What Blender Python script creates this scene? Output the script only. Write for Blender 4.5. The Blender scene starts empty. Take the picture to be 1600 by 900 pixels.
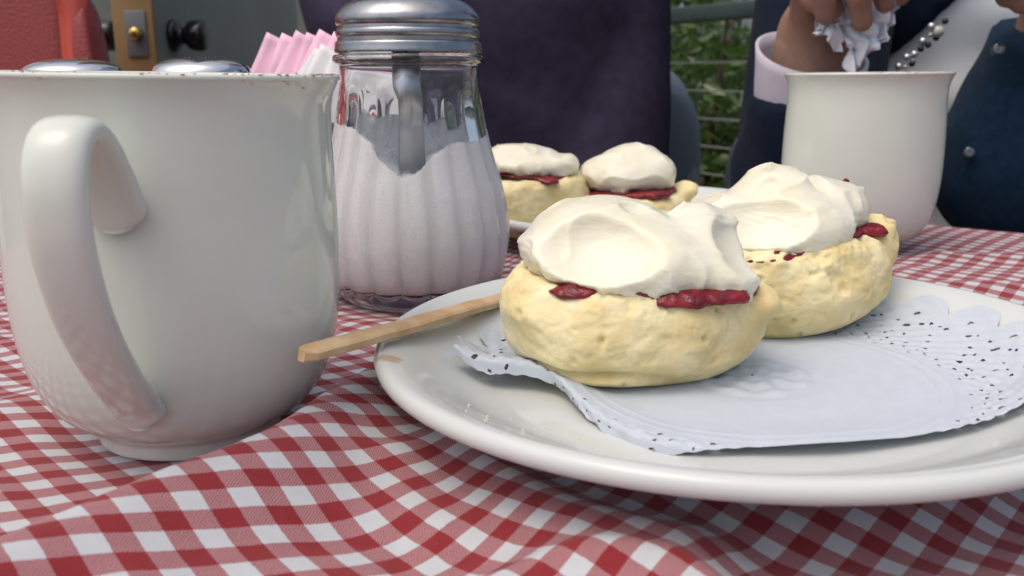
import bpy, bmesh, math, random
import numpy as np
from mathutils import Vector, Matrix

random.seed(7)
RNG = np.random.default_rng(7)
R = math.radians
TABLE = 0.74                       # table top above the deck; everything is built from the table top, then lifted
scene = bpy.context.scene
COL = scene.collection

# ------------------------------------------------------------------ camera, sky, sun, exposure
PITCH = R(13.7)
cam_d = bpy.data.cameras.new('camera')
cam = bpy.data.objects.new('camera', cam_d)
COL.objects.link(cam)
cam.location = (0, 0, 0.096)
cam.rotation_euler = (R(90) - PITCH, 0, 0)
cam_d.sensor_width = 36
cam_d.lens = 18 / math.tan(R(30))
cam_d.clip_start = 0.01
cam_d.clip_end = 500
cam_d.dof.use_dof = True
cam_d.dof.focus_distance = 0.27
cam_d.dof.aperture_fstop = 23
scene.camera = cam

SUN_EL, SUN_AZ = 66, -128          # azimuth from +Y, clockwise seen from above (left of the table)
world = bpy.data.worlds.new('World')
scene.world = world
world.use_nodes = True
wn = world.node_tree
bg = wn.nodes['Background']
sky = wn.nodes.new('ShaderNodeTexSky')
sky.sky_type = 'NISHITA'
sky.sun_disc = False
sky.sun_elevation = R(SUN_EL)
sky.sun_rotation = R(SUN_AZ)
sky.air_density = 0.8
sky.dust_density = 6.0
sky.ozone_density = 0.2
wn.links.new(sky.outputs[0], bg.inputs[0])
bg.inputs[1].default_value = 0.15
sd = bpy.data.lights.new('sun', 'SUN')
sd.energy = 0.5
sd.angle = R(120)
sd.color = (1, 0.965, 0.90)
sun = bpy.data.objects.new('sun', sd)
COL.objects.link(sun)
dirv = Vector((math.sin(R(SUN_AZ)) * math.cos(R(SUN_EL)), math.cos(R(SUN_AZ)) * math.cos(R(SUN_EL)), math.sin(R(SUN_EL))))
sun.rotation_euler = dirv.to_track_quat('Z', 'Y').to_euler()
sun.location = (0, 0, 6)
vs = scene.view_settings
vs.view_transform = 'Standard'
vs.look = 'None'
vs.gamma = 1
vs.exposure = 0.27
vs.use_curve_mapping = False
scene.cycles.use_denoising = True
scene.cycles.max_bounces = 10
scene.cycles.transmission_bounces = 8
scene.cycles.glossy_bounces = 5
scene.cycles.diffuse_bounces = 6
scene.cycles.sample_clamp_indirect = 10

# ------------------------------------------------------------------ measuring: photo pixel (1600x900) -> metres
F = 800 / math.tan(R(30))
CP, SP = math.cos(PITCH), math.sin(PITCH)
def at(px, py, Y):
    x = (px - 800) / F; y = -(py - 450) / F
    t = Y / (CP + y * SP)
    return np.array((x * t, Y, 0.096 + (-SP + y * CP) * t))
def on(px, py, z):
    x = (px - 800) / F; y = -(py - 450) / F
    t = (z - 0.096) / (-SP + y * CP)
    return np.array((x * t, (CP + y * SP) * t, z))

# ------------------------------------------------------------------ numpy helpers
def vnoise(P, seed=0):
    P = np.asarray(P, float)
    I = np.floor(P).astype(np.int64); f = P - I
    f = f * f * (3 - 2 * f)
    def h(dx, dy, dz):
        n = (I[..., 0] + dx) * 374761393 + (I[..., 1] + dy) * 668265263 + (I[..., 2] + dz) * 2147483647 + seed * 144665
        n = (n ^ (n >> 13)) * 1274126177
        n = n ^ (n >> 16)
        return (n & 0xffff) / 32767.5 - 1
    r = 0
    for dx in (0, 1):
        for dy in (0, 1):
            for dz in (0, 1):
                w = (f[..., 0] if dx else 1 - f[..., 0]) * (f[..., 1] if dy else 1 - f[..., 1]) * (f[..., 2] if dz else 1 - f[..., 2])
                r = r + w * h(dx, dy, dz)
    return r
def fbm(P, seed=0, octv=4, gain=0.5):
    P = np.asarray(P, float); a, r = 1.0, 0
    for o in range(octv):
        r = r + a * vnoise(P * 2 ** o + o * 17.3, seed + o); a *= gain
    return r
def sstep(a, b, x):
    t = np.clip((x - a) / (b - a), 0, 1)
    return t * t * (3 - 2 * t)
def smin(a, b, k):
    h = np.clip(0.5 + 0.5 * (b - a) / k, 0, 1)
    return b + (a - b) * h - k * h * (1 - h)
def smax(a, b, k):
    return -smin(-a, -b, k)
def sd_ell(P, c, r):
    q = (P - np.array(c)) / np.array(r)
    k0 = np.linalg.norm(q, axis=-1)
    k1 = np.linalg.norm(q / np.array(r), axis=-1)
    return k0 * (k0 - 1) / np.maximum(k1, 1e-9)
def sd_cone(P, a, b, ra, rb):                # tapered capsule
    a = np.array(a, float); b = np.array(b, float)
    ab = b - a
    t = np.clip(((P - a) @ ab) / max(ab @ ab, 1e-12), 0, 1)
    return np.linalg.norm(P - a - t[..., None] * ab, axis=-1) - (ra + (rb - ra) * t)

# ------------------------------------------------------------------ mesh helpers
def mesh(name, V, Fc, smooth=True, mats=None, fmat=None):
    me = bpy.data.meshes.new(name)
    V = np.asarray(V, float)
    if isinstance(Fc, np.ndarray) and Fc.ndim == 2:
        n, k = Fc.shape
        me.vertices.add(len(V)); me.vertices.foreach_set('co', V.ravel())
        me.loops.add(n * k); me.loops.foreach_set('vertex_index', Fc.ravel().astype(np.int32))
        me.polygons.add(n)
        me.polygons.foreach_set('loop_start', np.arange(0, n * k, k, dtype=np.int32))
        me.update(calc_edges=True)
    else:
        me.from_pydata([tuple(v) for v in V], [], [tuple(f) for f in Fc])
    me.validate()
    if smooth:
        me.polygons.foreach_set('use_smooth', np.ones(len(me.polygons), bool))
    return me
def obj(name, me, mat=None, parent=None, loc=None, rot=None):
    o = bpy.data.objects.new(name, me)
    COL.objects.link(o)
    if mat is not None and me is not None and len(me.materials) == 0:
        me.materials.append(mat)
    if parent is not None:
        o.parent = parent
    if loc is not None:
        o.location = tuple(loc)
    if rot is not None:
        o.rotation_euler = rot
    return o
def tag(o, label=None, cat=None, group=None, kind=None):
    if label: o['label'] = label
    if cat: o['category'] = cat
    if group: o['group'] = group
    if kind: o['kind'] = kind
    return o
def thing(name, label, cat, loc=(0, 0, 0), rot=(0, 0, 0), group=None):
    o = bpy.data.objects.new(name, None)
    o.empty_display_size = 0.02
    COL.objects.link(o)
    o.location = tuple(loc); o.rotation_euler = rot
    return tag(o, label, cat, group)
def grid_faces(nu, nv, wrap_u=False):
    iu = np.arange(nu if wrap_u else nu - 1); iv = np.arange(nv - 1)
    a, b = np.meshgrid(iu, iv, indexing='ij')
    a2 = (a + 1) % nu
    return np.stack([a * nv + b, a2 * nv + b, a2 * nv + b + 1, a * nv + b + 1], -1).reshape(-1, 4)
def lathe(prof, seg=96, rfun=None):
    prof = np.array(prof, float)
    th = np.linspace(0, 2 * np.pi, seg, endpoint=False)
    r = np.repeat(prof[None, :, 0], seg, 0); z = np.repeat(prof[None, :, 1], seg, 0)
    if rfun is not None:
        r = rfun(r, z, th[:, None])
    V = np.stack([r * np.cos(th[:, None]), r * np.sin(th[:, None]), z], -1).reshape(-1, 3)
    return V, grid_faces(seg, len(prof), True)
def catmull(P, n=8):
    P = np.array(P, float); out = []
    Q = np.vstack([2 * P[0] - P[1], P, 2 * P[-1] - P[-2]])
    for i in range(1, len(Q) - 2):
        for t in np.linspace(0, 1, n, endpoint=False):
            a, b, c, d = Q[i - 1], Q[i], Q[i + 1], Q[i + 2]
            out.append(0.5 * (2 * b + (c - a) * t + (2 * a - 5 * b + 4 * c - d) * t * t + (3 * b - a - 3 * c + d) * t ** 3))
    out.append(P[-1])
    return np.array(out)
def tube(path, rad, seg=10, caps=True):
    path = np.array(path, float); n = len(path)
    rad = np.broadcast_to(np.array(rad, float), (n,))
    T = np.gradient(path, axis=0); T /= np.linalg.norm(T, axis=1)[:, None]
    up = np.array((0, 0, 1.0)) if abs(T[0][2]) < 0.9 else np.array((1.0, 0, 0))
    V = []
    for i in range(n):
        s = np.cross(T[i], up); s /= np.linalg.norm(s); u = np.cross(s, T[i]); up = u
        for k in range(seg):
            a = 2 * math.pi * k / seg
            V.append(path[i] + rad[i] * (math.cos(a) * s + math.sin(a) * u))
    Fc = []
    for i in range(n - 1):
        for k in range(seg):
            k2 = (k + 1) % seg
            Fc.append((i * seg + k, i * seg + k2, (i + 1) * seg + k2, (i + 1) * seg + k))
    if caps:
        Fc.append(tuple(range(seg))[::-1]); Fc.append(tuple((n - 1) * seg + k for k in range(seg)))
    return np.array(V), Fc
def box(name, c, s, bev=0.0, mat=None, parent=None, rot=None, seg=2):
    bm = bmesh.new()
    bmesh.ops.create_cube(bm, size=1)
    bmesh.ops.scale(bm, vec=s, verts=bm.verts)
    if bev > 0:
        bmesh.ops.bevel(bm, geom=bm.edges[:], offset=bev, segments=seg, affect='EDGES', profile=0.5)
    me = bpy.data.meshes.new(name); bm.to_mesh(me); bm.free()
    for p in me.polygons: p.use_smooth = bev > 0
    return obj(name, me, mat, parent, c, rot)
_ico = {}
def ico(n):
    if n not in _ico:
        bm = bmesh.new(); bmesh.ops.create_icosphere(bm, subdivisions=n, radius=1)
        V = np.array([v.co[:] for v in bm.verts]); Fc = np.array([[v.index for v in f.verts] for f in bm.faces]); bm.free()
        _ico[n] = (V, Fc)
    return _ico[n]
def star(sdf, centre, rmax, sub=6, post=None):
    """Surface of a star-shaped solid: march inwards along every direction until the solid is met."""
    D, Fc = ico(sub)
    c = np.array(centre, float)
    t = np.full(len(D), rmax)
    for _ in range(70):
        d = sdf(c + D * t[:, None])
        t = np.maximum(t - np.clip(d, -0.0005, None) * 0.7, 0.0005)
    V = c + D * t[:, None]
    if post is not None:
        V = post(V, D)
    return V, Fc
def surfnets(f, lo, hi, h):
    lo = np.array(lo, float); hi = np.array(hi, float)
    n = np.ceil((hi - lo) / h).astype(int) + 1
    g = [lo[i] + h * np.arange(n[i]) for i in range(3)]
    P = np.stack(np.meshgrid(*g, indexing='ij'), -1)
    Fv = f(P)
    ins = Fv < 0
    c = n - 1
    def sl(a, d):
        return a[d[0]:d[0] + c[0], d[1]:d[1] + c[1], d[2]:d[2] + c[2]]
    cnt = np.zeros(c); acc = np.zeros((*c, 3))
    corners = [(i, j, k) for i in (0, 1) for j in (0, 1) for k in (0, 1)]
    for a in corners:
        for ax in range(3):
            if a[ax] == 0:
                b = list(a); b[ax] = 1
                fa, fb = sl(Fv, a), sl(Fv, b)
                m = (fa < 0) != (fb < 0)
                t = np.where(m, fa / np.where(m, fa - fb, 1), 0)
                p = np.zeros((*c, 3)) + np.array(a, float)
                p[..., ax] += t
                acc += p * m[..., None]; cnt += m
    act = cnt > 0
    idx = -np.ones(c, int); idx[act] = np.arange(act.sum())
    base = np.stack(np.meshgrid(*[np.arange(k) for k in c], indexing='ij'), -1)
    V = lo + h * (base[act] + acc[act] / cnt[act][:, None])
    quads = []
    for ax in range(3):
        u, v = (ax + 1) % 3, (ax + 2) % 3
        s0 = [slice(1, None)] * 3; s1 = [slice(1, None)] * 3
        s0[ax] = slice(0, -1); s1[ax] = slice(1, None)
        a, b = ins[tuple(s0)], ins[tuple(s1)]
        e = np.argwhere(a != b)
        if len(e) == 0: continue
        flip = a[tuple(e.T)]
        e = e + 1; e[:, ax] -= 1
        ok = np.all(e < c, axis=1); e = e[ok]; flip = flip[ok]
        du = np.zeros(3, int); du[u] = 1; dv = np.zeros(3, int); dv[v] = 1
        q = np.stack([idx[tuple((e - du - dv).T)], idx[tuple((e - dv).T)], idx[tuple(e.T)], idx[tuple((e - du).T)]], 1)
        q[~flip] = q[~flip][:, ::-1]
        quads.append(q[np.all(q >= 0, axis=1)])
    return V, np.vstack(quads)

# ------------------------------------------------------------------ materials
def mat(name, col, rough=0.5, metal=0.0, spec=0.5, var=0.0, vscale=40, bump=0.0, bscale=200, bdist=0.001, sss=0.0, sssr=(1, .6, .3),
        sscale=0.004, coat=0.0, sheen=0.0, trans=0.0, ior=1.45, col2=None, vdetail=4, rvar=0.0):
    m = bpy.data.materials.new(name); m.use_nodes = True
    nt = m.node_tree; b = nt.nodes['Principled BSDF']
    b.inputs['Base Color'].default_value = (*col, 1)
    b.inputs['Roughness'].default_value = rough
    b.inputs['Metallic'].default_value = metal
    b.inputs['Specular IOR Level'].default_value = spec
    b.inputs['IOR'].default_value = ior
    b.inputs['Transmission Weight'].default_value = trans
    b.inputs['Coat Weight'].default_value = coat
    b.inputs['Sheen Weight'].default_value = sheen
    if sss:
        b.inputs['Subsurface Weight'].default_value = sss
        b.inputs['Subsurface Radius'].default_value = sssr
        b.inputs['Subsurface Scale'].default_value = sscale
    tc = nt.nodes.new('ShaderNodeTexCoord')
    if var > 0 or col2 is not None:
        n = nt.nodes.new('ShaderNodeTexNoise'); n.inputs['Scale'].default_value = vscale; n.inputs['Detail'].default_value = vdetail
        nt.links.new(tc.outputs['Object'], n.inputs['Vector'])
        r = nt.nodes.new('ShaderNodeValToRGB')
        c2 = col2 if col2 is not None else tuple(min(1, x * (1 + var)) for x in col)
        c1 = col if col2 is not None else tuple(x * (1 - var) for x in col)
        r.color_ramp.elements[0].position = 0.36; r.color_ramp.elements[1].position = 0.64
        r.color_ramp.elements[0].color = (*c1, 1); r.color_ramp.elements[1].color = (*c2, 1)
        nt.links.new(n.outputs['Fac'], r.inputs['Fac']); nt.links.new(r.outputs['Color'], b.inputs['Base Color'])
        if rvar:
            mr = nt.nodes.new('ShaderNodeMapRange'); mr.inputs['To Min'].default_value = rough - rvar; mr.inputs['To Max'].default_value = rough + rvar
            nt.links.new(n.outputs['Fac'], mr.inputs['Value']); nt.links.new(mr.outputs['Result'], b.inputs['Roughness'])
    if bump > 0:
        n2 = nt.nodes.new('ShaderNodeTexNoise'); n2.inputs['Scale'].default_value = bscale; n2.inputs['Detail'].default_value = 4
        nt.links.new(tc.outputs['Object'], n2.inputs['Vector'])
        bp = nt.nodes.new('ShaderNodeBump'); bp.inputs['Strength'].default_value = bump; bp.inputs['Distance'].default_value = bdist
        nt.links.new(n2.outputs['Fac'], bp.inputs['Height']); nt.links.new(bp.outputs['Normal'], b.inputs['Normal'])
    return m
class N:                                    # tiny node helper
    def __init__(s, m): s.nt = m.node_tree; s.b = s.nt.nodes['Principled BSDF']
    def new(s, t): return s.nt.nodes.new(t)
    def link(s, a, b): s.nt.links.new(a, b)
    def math(s, op, a, b=None, c=None):
        n = s.new('ShaderNodeMath'); n.operation = op
        for i, v in enumerate((a, b, c)):
            if v is None: continue
            if isinstance(v, (int, float)): n.inputs[i].default_value = v
            else: s.link(v, n.inputs[i])
        return n.outputs[0]
    def mix(s, f, a, b):
        n = s.new('ShaderNodeMix'); n.data_type = 'RGBA'
        for sock, v in ((n.inputs[0], f), (n.inputs[6], a), (n.inputs[7], b)):
            if isinstance(v, (int, float)): sock.default_value = v
            elif isinstance(v, tuple): sock.default_value = (*v, 1)
            else: s.link(v, sock)
        return n.outputs[2]

def gingham():
    m = mat('gingham_cotton', (.5, .5, .5), rough=0.85, spec=0.25, sheen=0.15)
    k = N(m)
    uv = k.new('ShaderNodeUVMap'); uv.uv_map = 'UVMap'
    # slight thread waviness, then metres
    ns = k.new('ShaderNodeTexNoise'); ns.inputs['Scale'].default_value = 900; ns.inputs['Detail'].default_value = 1
    k.link(uv.outputs[0], ns.inputs['Vector'])
    sep = k.new('ShaderNodeSeparateXYZ'); k.link(uv.outputs[0], sep.inputs[0])
    jit = k.math('MULTIPLY', k.math('SUBTRACT', ns.outputs['Fac'], 0.5), 0.00035)
    u = k.math('ADD', sep.outputs[0], jit); v = k.math('ADD', sep.outputs[1], jit)
    CHK = 0.0051; TH = 0.00017
    def stripe(x):
        return k.math('LESS_THAN', k.math('FRACT', k.math('DIVIDE', x, CHK * 2)), 0.5)
    su, sv = stripe(u), stripe(v)
    iu = k.math('FLOOR', k.math('DIVIDE', u, TH)); iv = k.math('FLOOR', k.math('DIVIDE', v, TH))
    tw = k.math('LESS_THAN', k.math('FLOORED_MODULO', k.math('ADD', iu, iv), 4), 1.5)
    over = k.math('ADD', k.math('MULTIPLY', tw, su), k.math('MULTIPLY', k.math('SUBTRACT', 1, tw), sv))
    n2 = k.new('ShaderNodeTexNoise'); n2.inputs['Scale'].default_value = 260; n2.inputs['Detail'].default_value = 3
    k.link(uv.outputs[0], n2.inputs['Vector'])
    red = k.mix(n2.outputs['Fac'], (.185, .014, .019), (.24, .024, .029))
    wht = k.mix(n2.outputs['Fac'], (.43, .455, .475), (.50, .525, .545))
    half = k.mix(n2.outputs['Fac'], (.27, .080, .088), (.33, .110, .118))      # red and white threads lying side by side
    both = k.math('MULTIPLY', su, sv); one = k.math('SUBTRACT', k.math('ADD', su, sv), k.math('MULTIPLY', both, 2))
    plain = k.mix(both, wht, red)
    thread = k.mix(over, wht, red)
    k.link(k.mix(one, plain, k.mix(.30, half, thread)), k.b.inputs['Base Color'])
    fu = k.math('PINGPONG', u, TH / 2); fv = k.math('PINGPONG', v, TH / 2)
    h = k.math('ADD', k.math('MULTIPLY', tw, fu), k.math('MULTIPLY', k.math('SUBTRACT', 1, tw), fv))
    bp = k.new('ShaderNodeBump'); bp.inputs['Strength'].default_value = 0.25; bp.inputs['Distance'].default_value = 0.6
    k.link(h, bp.inputs['Height']); k.link(bp.outputs[0], k.b.inputs['Normal'])
    return m

M = {}
M['cloth'] = gingham()
M['ceramic'] = mat('white_glazed_ceramic', (.60, .64, .575), rough=0.05, spec=0.5, var=0.02, vscale=25, bump=0.03, bscale=30, bdist=0.002)
M['plate'] = mat('white_glazed_plate', (.57, .605, .585), rough=0.07, spec=0.5, var=0.015, vscale=25, bump=0.03, bscale=28, bdist=0.002)
M['coffee'] = mat('coffee', (.06, .03, .015), rough=0.1)
M['cocoa'] = mat('dried_cocoa', (.42, .27, .18), rough=0.8, var=.3, vscale=600)
M['glass'] = mat('clear_glass', (.97, .985, .985), rough=0.0, trans=1.0, ior=1.48)
M['sugar'] = mat('white_sugar', (.97, .97, .97), rough=0.6, var=.03, vscale=1500, bump=.8, bscale=1800, bdist=.0006, sss=.0)
M['steel'] = mat('brushed_steel', (.32, .33, .34), rough=0.27, metal=1, var=.12, vscale=150, rvar=.08)
M['tube'] = mat('dull_metal_tube', (.45, .46, .48), rough=0.25, metal=1)
M['chrome'] = mat('chrome', (.62, .63, .65), rough=0.08, metal=1)
M['bread'] = mat('scone_crumb', (.68, .56, .27), rough=0.85, spec=.2, col2=(.83, .74, .45), vscale=70, vdetail=6, bump=.45, bscale=700, bdist=.0007, sss=.35, sssr=(1, .6, .3), sscale=.003)
def golden(m):                              # browned patches where the dough met the oven
    k = N(m); src = k.b.inputs['Base Color'].links[0].from_socket
    tc = [n for n in k.nt.nodes if n.type == 'TEX_COORD'][0]
    n = k.new('ShaderNodeTexNoise'); n.inputs['Scale'].default_value = 26; n.inputs['Detail'].default_value = 5
    k.link(tc.outputs['Object'], n.inputs['Vector'])
    f = k.math('MULTIPLY', k.math('MINIMUM', k.math('MAXIMUM', k.math('MULTIPLY', k.math('SUBTRACT', n.outputs['Fac'], .56), 9), 0), 1), .55)
    g = k.math('MINIMUM', k.math('MAXIMUM', k.math('MULTIPLY', k.math('SUBTRACT', .44, n.outputs['Fac']), 8), 0), .5)
    k.link(k.mix(g, k.mix(f, src, (.58, .40, .17)), (.86, .80, .60)), k.b.inputs['Base Color'])
golden(M['bread'])
M['cream'] = mat('whipped_cream', (.72, .70, .535), rough=0.30, spec=.45, col2=(.76, .745, .62), vscale=60, bump=.22, bscale=420, bdist=.0008, sss=.35, sssr=(1, .9, .6), sscale=.003)
def cream_streaks(m):
    k = N(m)
    bp0 = [n for n in k.nt.nodes if n.type == 'BUMP'][0]
    tc = [n for n in k.nt.nodes if n.type == 'TEX_COORD'][0]
    mp = k.new('ShaderNodeMapping'); mp.inputs['Scale'].default_value = (70, 160, 620); mp.inputs['Rotation'].default_value = (.3, .25, .4)
    k.link(tc.outputs['Object'], mp.inputs['Vector'])
    n = k.new('ShaderNodeTexNoise'); n.inputs['Scale'].default_value = 1.0; n.inputs['Detail'].default_value = 3; n.inputs['Distortion'].default_value = .6
    k.link(mp.outputs[0], n.inputs['Vector'])
    b = k.new('ShaderNodeBump'); b.inputs['Strength'].default_value = .35; b.inputs['Distance'].default_value = .0006
    k.link(n.outputs['Fac'], b.inputs['Height']); k.link(bp0.outputs[0], b.inputs['Normal']); k.link(b.outputs[0], k.b.inputs['Normal'])
cream_streaks(M['cream'])
M['jam'] = mat('raspberry_jam', (.11, .006, .012), rough=0.14, col2=(.24, .014, .022), vscale=260, bump=.6, bscale=420, bdist=.0015, sss=.2, sssr=(1, .1, .1), sscale=.002)
M['wood'] = mat('birch_stick', (.50, .33, .17), rough=0.5, col2=(.64, .46, .26), vscale=120, bump=.3, bscale=900, bdist=.0003)
M['paper'] = mat('doily_paper', (.475, .53, .59), rough=0.8, spec=.2, var=.02, vscale=200, bump=.35, bscale=2500, bdist=.0002)
M['pink'] = mat('pink_paper', (.86, .54, .68), rough=0.6, var=.06, vscale=60, bump=.2, bscale=300)
M['whitepaper'] = mat('white_paper', (.76, .77, .77), rough=0.7, var=.04, vscale=80, bump=.2, bscale=900)
M['holder'] = mat('dark_grey_holder', (.085, .088, .085), rough=0.45, var=.1)
M['redplastic'] = mat('red_plastic', (.46, .065, .04), rough=0.36, var=.08, vscale=12)
M['redpebble'] = mat('red_pebbled_plastic', (.25, .036, .034), rough=0.4, bump=.7, bscale=330, bdist=.0016)
M['doorwood'] = mat('door_edge_timber', (.27, .175, .075), rough=0.6, col2=(.33, .22, .10), vscale=14)
M['doorpaint'] = mat('grey_green_door_paint', (.20, .225, .20), rough=0.5, var=.06, vscale=5)
M['black'] = mat('black_knob', (.008, .008, .009), rough=0.18)
M['latch'] = mat('grey_latch_plate', (.16, .175, .19), rough=0.5, metal=.1)
M['brass'] = mat('brass', (.50, .36, .12), rough=0.3, metal=1)
M['wallpaint'] = mat('wall_paint', (.66, .68, .66), rough=0.8, var=.08, vscale=3)
M['deck'] = mat('timber_deck', (.16, .12, .09), rough=0.8, col2=(.22, .17, .13), vscale=6)
M['ground'] = mat('garden_soil', (.07, .065, .04), rough=0.95, col2=(.05, .07, .03), vscale=2)
M['table'] = mat('table_timber', (.18, .10, .05), rough=0.5, var=.2, vscale=9)
M['purple'] = mat('purple_knit', (.046, .040, .068), rough=1.0, spec=.02, sheen=.0, var=.12, vscale=70, bump=.4, bscale=600, bdist=.001)
M['trousers'] = mat('dark_trousers', (.02, .02, .025), rough=0.9)
M['skin'] = mat('skin', (.27, .155, .115), rough=0.5, var=.10, vscale=60, bump=.25, bscale=300, bdist=.0008, sss=.2, sssr=(1, .4, .2), sscale=.005)
M['hair'] = mat('grey_hair', (.18, .16, .14), rough=0.6, var=.3, vscale=90, bump=.8, bscale=150, bdist=.004)
M['navy'] = mat('navy_wool', (.008, .024, .050), rough=0.95, spec=.1, sheen=.05, var=.15, vscale=150, bump=.5, bscale=900, bdist=.0008)
M['darknavy'] = mat('dark_navy_jacket', (.005, .010, .022), rough=0.9, spec=.1, sheen=.03, var=.15, vscale=90, bump=.4, bscale=700, bdist=.0008)
M['shirt'] = mat('white_cotton_shirt', (.82, .86, .86), rough=0.9, spec=.2, var=.03, vscale=30)
M['cuff'] = mat('lilac_cotton', (.48, .46, .53), rough=0.9, spec=.2, var=.03, vscale=60)
M['tissue'] = mat('white_tissue', (.70, .74, .80), rough=0.9, spec=.1, bump=.4, bscale=500, bdist=.0006)
M['bead'] = mat('silver_bead', (.55, .56, .58), rough=0.2, metal=.7)
M['palebead'] = mat('pale_stone_bead', (.42, .45, .38), rough=0.25)
M['button'] = mat('dark_glossy_button', (.02, .03, .04), rough=0.06, coat=1)
M['bluechair'] = mat('blue_grey_plastic', (.13, .165, .21), rough=0.35, var=.06, vscale=20)
M['rail'] = mat('green_grey_rail_paint', (.055, .085, .080), rough=0.35, var=.1, vscale=20)
M['wire'] = mat('steel_wire', (.42, .45, .40), rough=0.35, metal=.7)
M['bark'] = mat('bark', (.09, .065, .045), rough=0.9, var=.3, vscale=30, bump=.8, bscale=60, bdist=.01)
def leafmat(name, c, c2):
    m = mat(name, c, rough=0.25, spec=.6, col2=c2, vscale=9, vdetail=2)
    k = N(m)
    k.b.inputs['Transmission Weight'].default_value = 0.0
    tr = k.new('ShaderNodeBsdfTranslucent'); tr.inputs[0].default_value = (c2[0] * 1.5, c2[1] * 1.6, c2[2], 1)
    mx = k.new('ShaderNodeMixShader'); mx.inputs[0].default_value = 0.3
    out = [n for n in k.nt.nodes if n.type == 'OUTPUT_MATERIAL'][0]
    k.link(k.b.outputs[0], mx.inputs[1]); k.link(tr.outputs[0], mx.inputs[2]); k.link(mx.outputs[0], out.inputs[0])
    return m
M['leaf_a'] = leafmat('leaf_deep_green', (.035, .075, .022), (.08, .15, .045))
M['leaf_b'] = leafmat('leaf_mid_green', (.030, .065, .020), (.095, .165, .045))
M['leaf_c'] = leafmat('leaf_russet', (.16, .08, .045), (.22, .13, .07))

# ------------------------------------------------------------------ ground, deck, building
Zf = -TABLE
def sheet(name, x0, x1, y0, y1, z, m, label=None, cat=None):
    me = mesh(name, [(x0, y0, z), (x1, y0, z), (x1, y1, z), (x0, y1, z)], [(0, 1, 2, 3)], False)
    return tag(obj(name, me, m), kind='structure')
sheet('ground', -150, 150, -150, 150, Zf - 0.25, M['ground'])
deck = tag(obj('deck', mesh('deck', [(-4, -3, Zf - .06), (2.6, -3, Zf - .06), (2.6, 5, Zf - .06), (-4, 5, Zf - .06)], [(0, 1, 2, 3)], False), M['deck']), kind='structure')
pm = None
for i in range(46):                                      # deck boards
    b = box('board', (-3.9 + i * .143, 1.0, Zf - .02), (.135, 8, .04), .004, M['deck'], deck, seg=1) if pm is None else obj('board', pm, None, deck, (-3.9 + i * .143, 1.0, Zf - .02))
    pm = pm or b.data

bw = thing('building_wall', 'plain grey painted wall with a doorway, behind the open door', 'wall', (-.2, 2.05, Zf))
box('wall_panel', (-.02, .06, 1.3), (.46, .12, 2.6), 0, M['wallpaint'], bw)
box('wall_panel', (-2.2, .06, 1.3), (2.2, .12, 2.6), 0, M['wallpaint'], bw)
box('lintel', (-.675, .06, 2.37), (.844, .12, .46), 0, M['wallpaint'], bw)
box('back_room_wall', (-1.0, 1.5, 1.3), (3, .1, 2.6), 0, M['doorpaint'], bw)

dr = thing('door', 'open grey-green door seen edge on, with bare timber edge and black knobs', 'door', (-.492, 1.20, Zf))
box('door_leaf', (0, .41, 1.02), (.052, .80, 2.0), .002, M['doorpaint'], dr)
box('timber_edge', (0, .004, 1.02), (.0525, .010, 2.0), .001, M['doorwood'], dr)
lp = box('latch_plate', (.004, -.0025, .884), (.027, .003, .058), .001, M['latch'], dr)
V, Fc = lathe([(0, -.012), (.006, -.012), (.0085, -.008), (.0085, .0), (0, .0)], 20)
obj('latch_bolt', mesh('latch_bolt', V, Fc), M['brass'], lp, (.002, -.0015, 0), (R(-90), 0, 0))
for sx in (-1, 1):
    V, Fc = lathe([(0, 0), (.020, 0), (.022, .004), (.019, .009), (.011, .012), (.012, .022), (.018, .024), (.0200, .028), (.0208, .040), (.0195, .0455), (.016, .047), (0, .047)], 36)
    obj('knob', mesh('knob', V, Fc), M['black'], dr, (sx * .026, .062, .884), (0, sx * R(90), 0))

# ------------------------------------------------------------------ garden: railing and shrubs
ra, rb = np.array((-.25, 4.28)), np.array((2.0, -.16))
rd = rb - ra; rl = np.linalg.norm(rd); rang = math.atan2(rd[1], rd[0])
rl_t = thing('railing', 'dark green-grey metal railing with thin horizontal steel wires', 'railing', (*(ra + rb) / 2, Zf), (0, 0, rang))
box('top_rail', (0, 0, 1.0), (rl, .06, .045), .006, M['rail'], rl_t)
for i in range(9):
    V, Fc = tube([(-rl / 2, 0, 0), (-rl / 4, 0, -.002), (0, 0, 0), (rl / 4, 0, -.002), (rl / 2, 0, 0)], .0028, 6)
    obj('wire', mesh('wire', V, Fc), M['wire'], rl_t, (0, 0, .943 - .08 * (i + 1)))
for s in (-.5, -.31, .02, .32, .5):
    box('post', (s * rl, .0, .48), (.045, .045, .995), .004, M['rail'], rl_t)

def leaf_mesh(name, pts, nrm, size, m, aspect=2.6):
    n = len(pts)
    base = np.array([(0, -.5, 0), (.5 / aspect * 1.1, -.12, .06), (.5 / aspect * .7, .22, .04), (0, .5, -.05), (-.5 / aspect * .7, .22, .04), (-.5 / aspect * 1.1, -.12, .06)])
    d = RNG.normal(size=(n, 3)); d[:, 2] -= .5; d /= np.linalg.norm(d, axis=1)[:, None]
    nn = nrm + .8 * RNG.normal(size=(n, 3)); s = np.cross(d, nn); s /= np.linalg.norm(s, axis=1)[:, None]
    u = np.cross(s, d)
    sz = size * RNG.uniform(.6, 1.3, n)
    V = pts[:, None] + sz[:, None, None] * (base[None, :, 0:1] * s[:, None] + base[None, :, 1:2] * d[:, None] + base[None, :, 2:3] * u[:, None])
    o = np.arange(n)[:, None] * 6
    Fc = np.concatenate([o + np.array([[0, 1, 2, 3]]), o + np.array([[0, 3, 4, 5]])], 0)
    return mesh(name, V.reshape(-1, 3), Fc, False)
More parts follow.
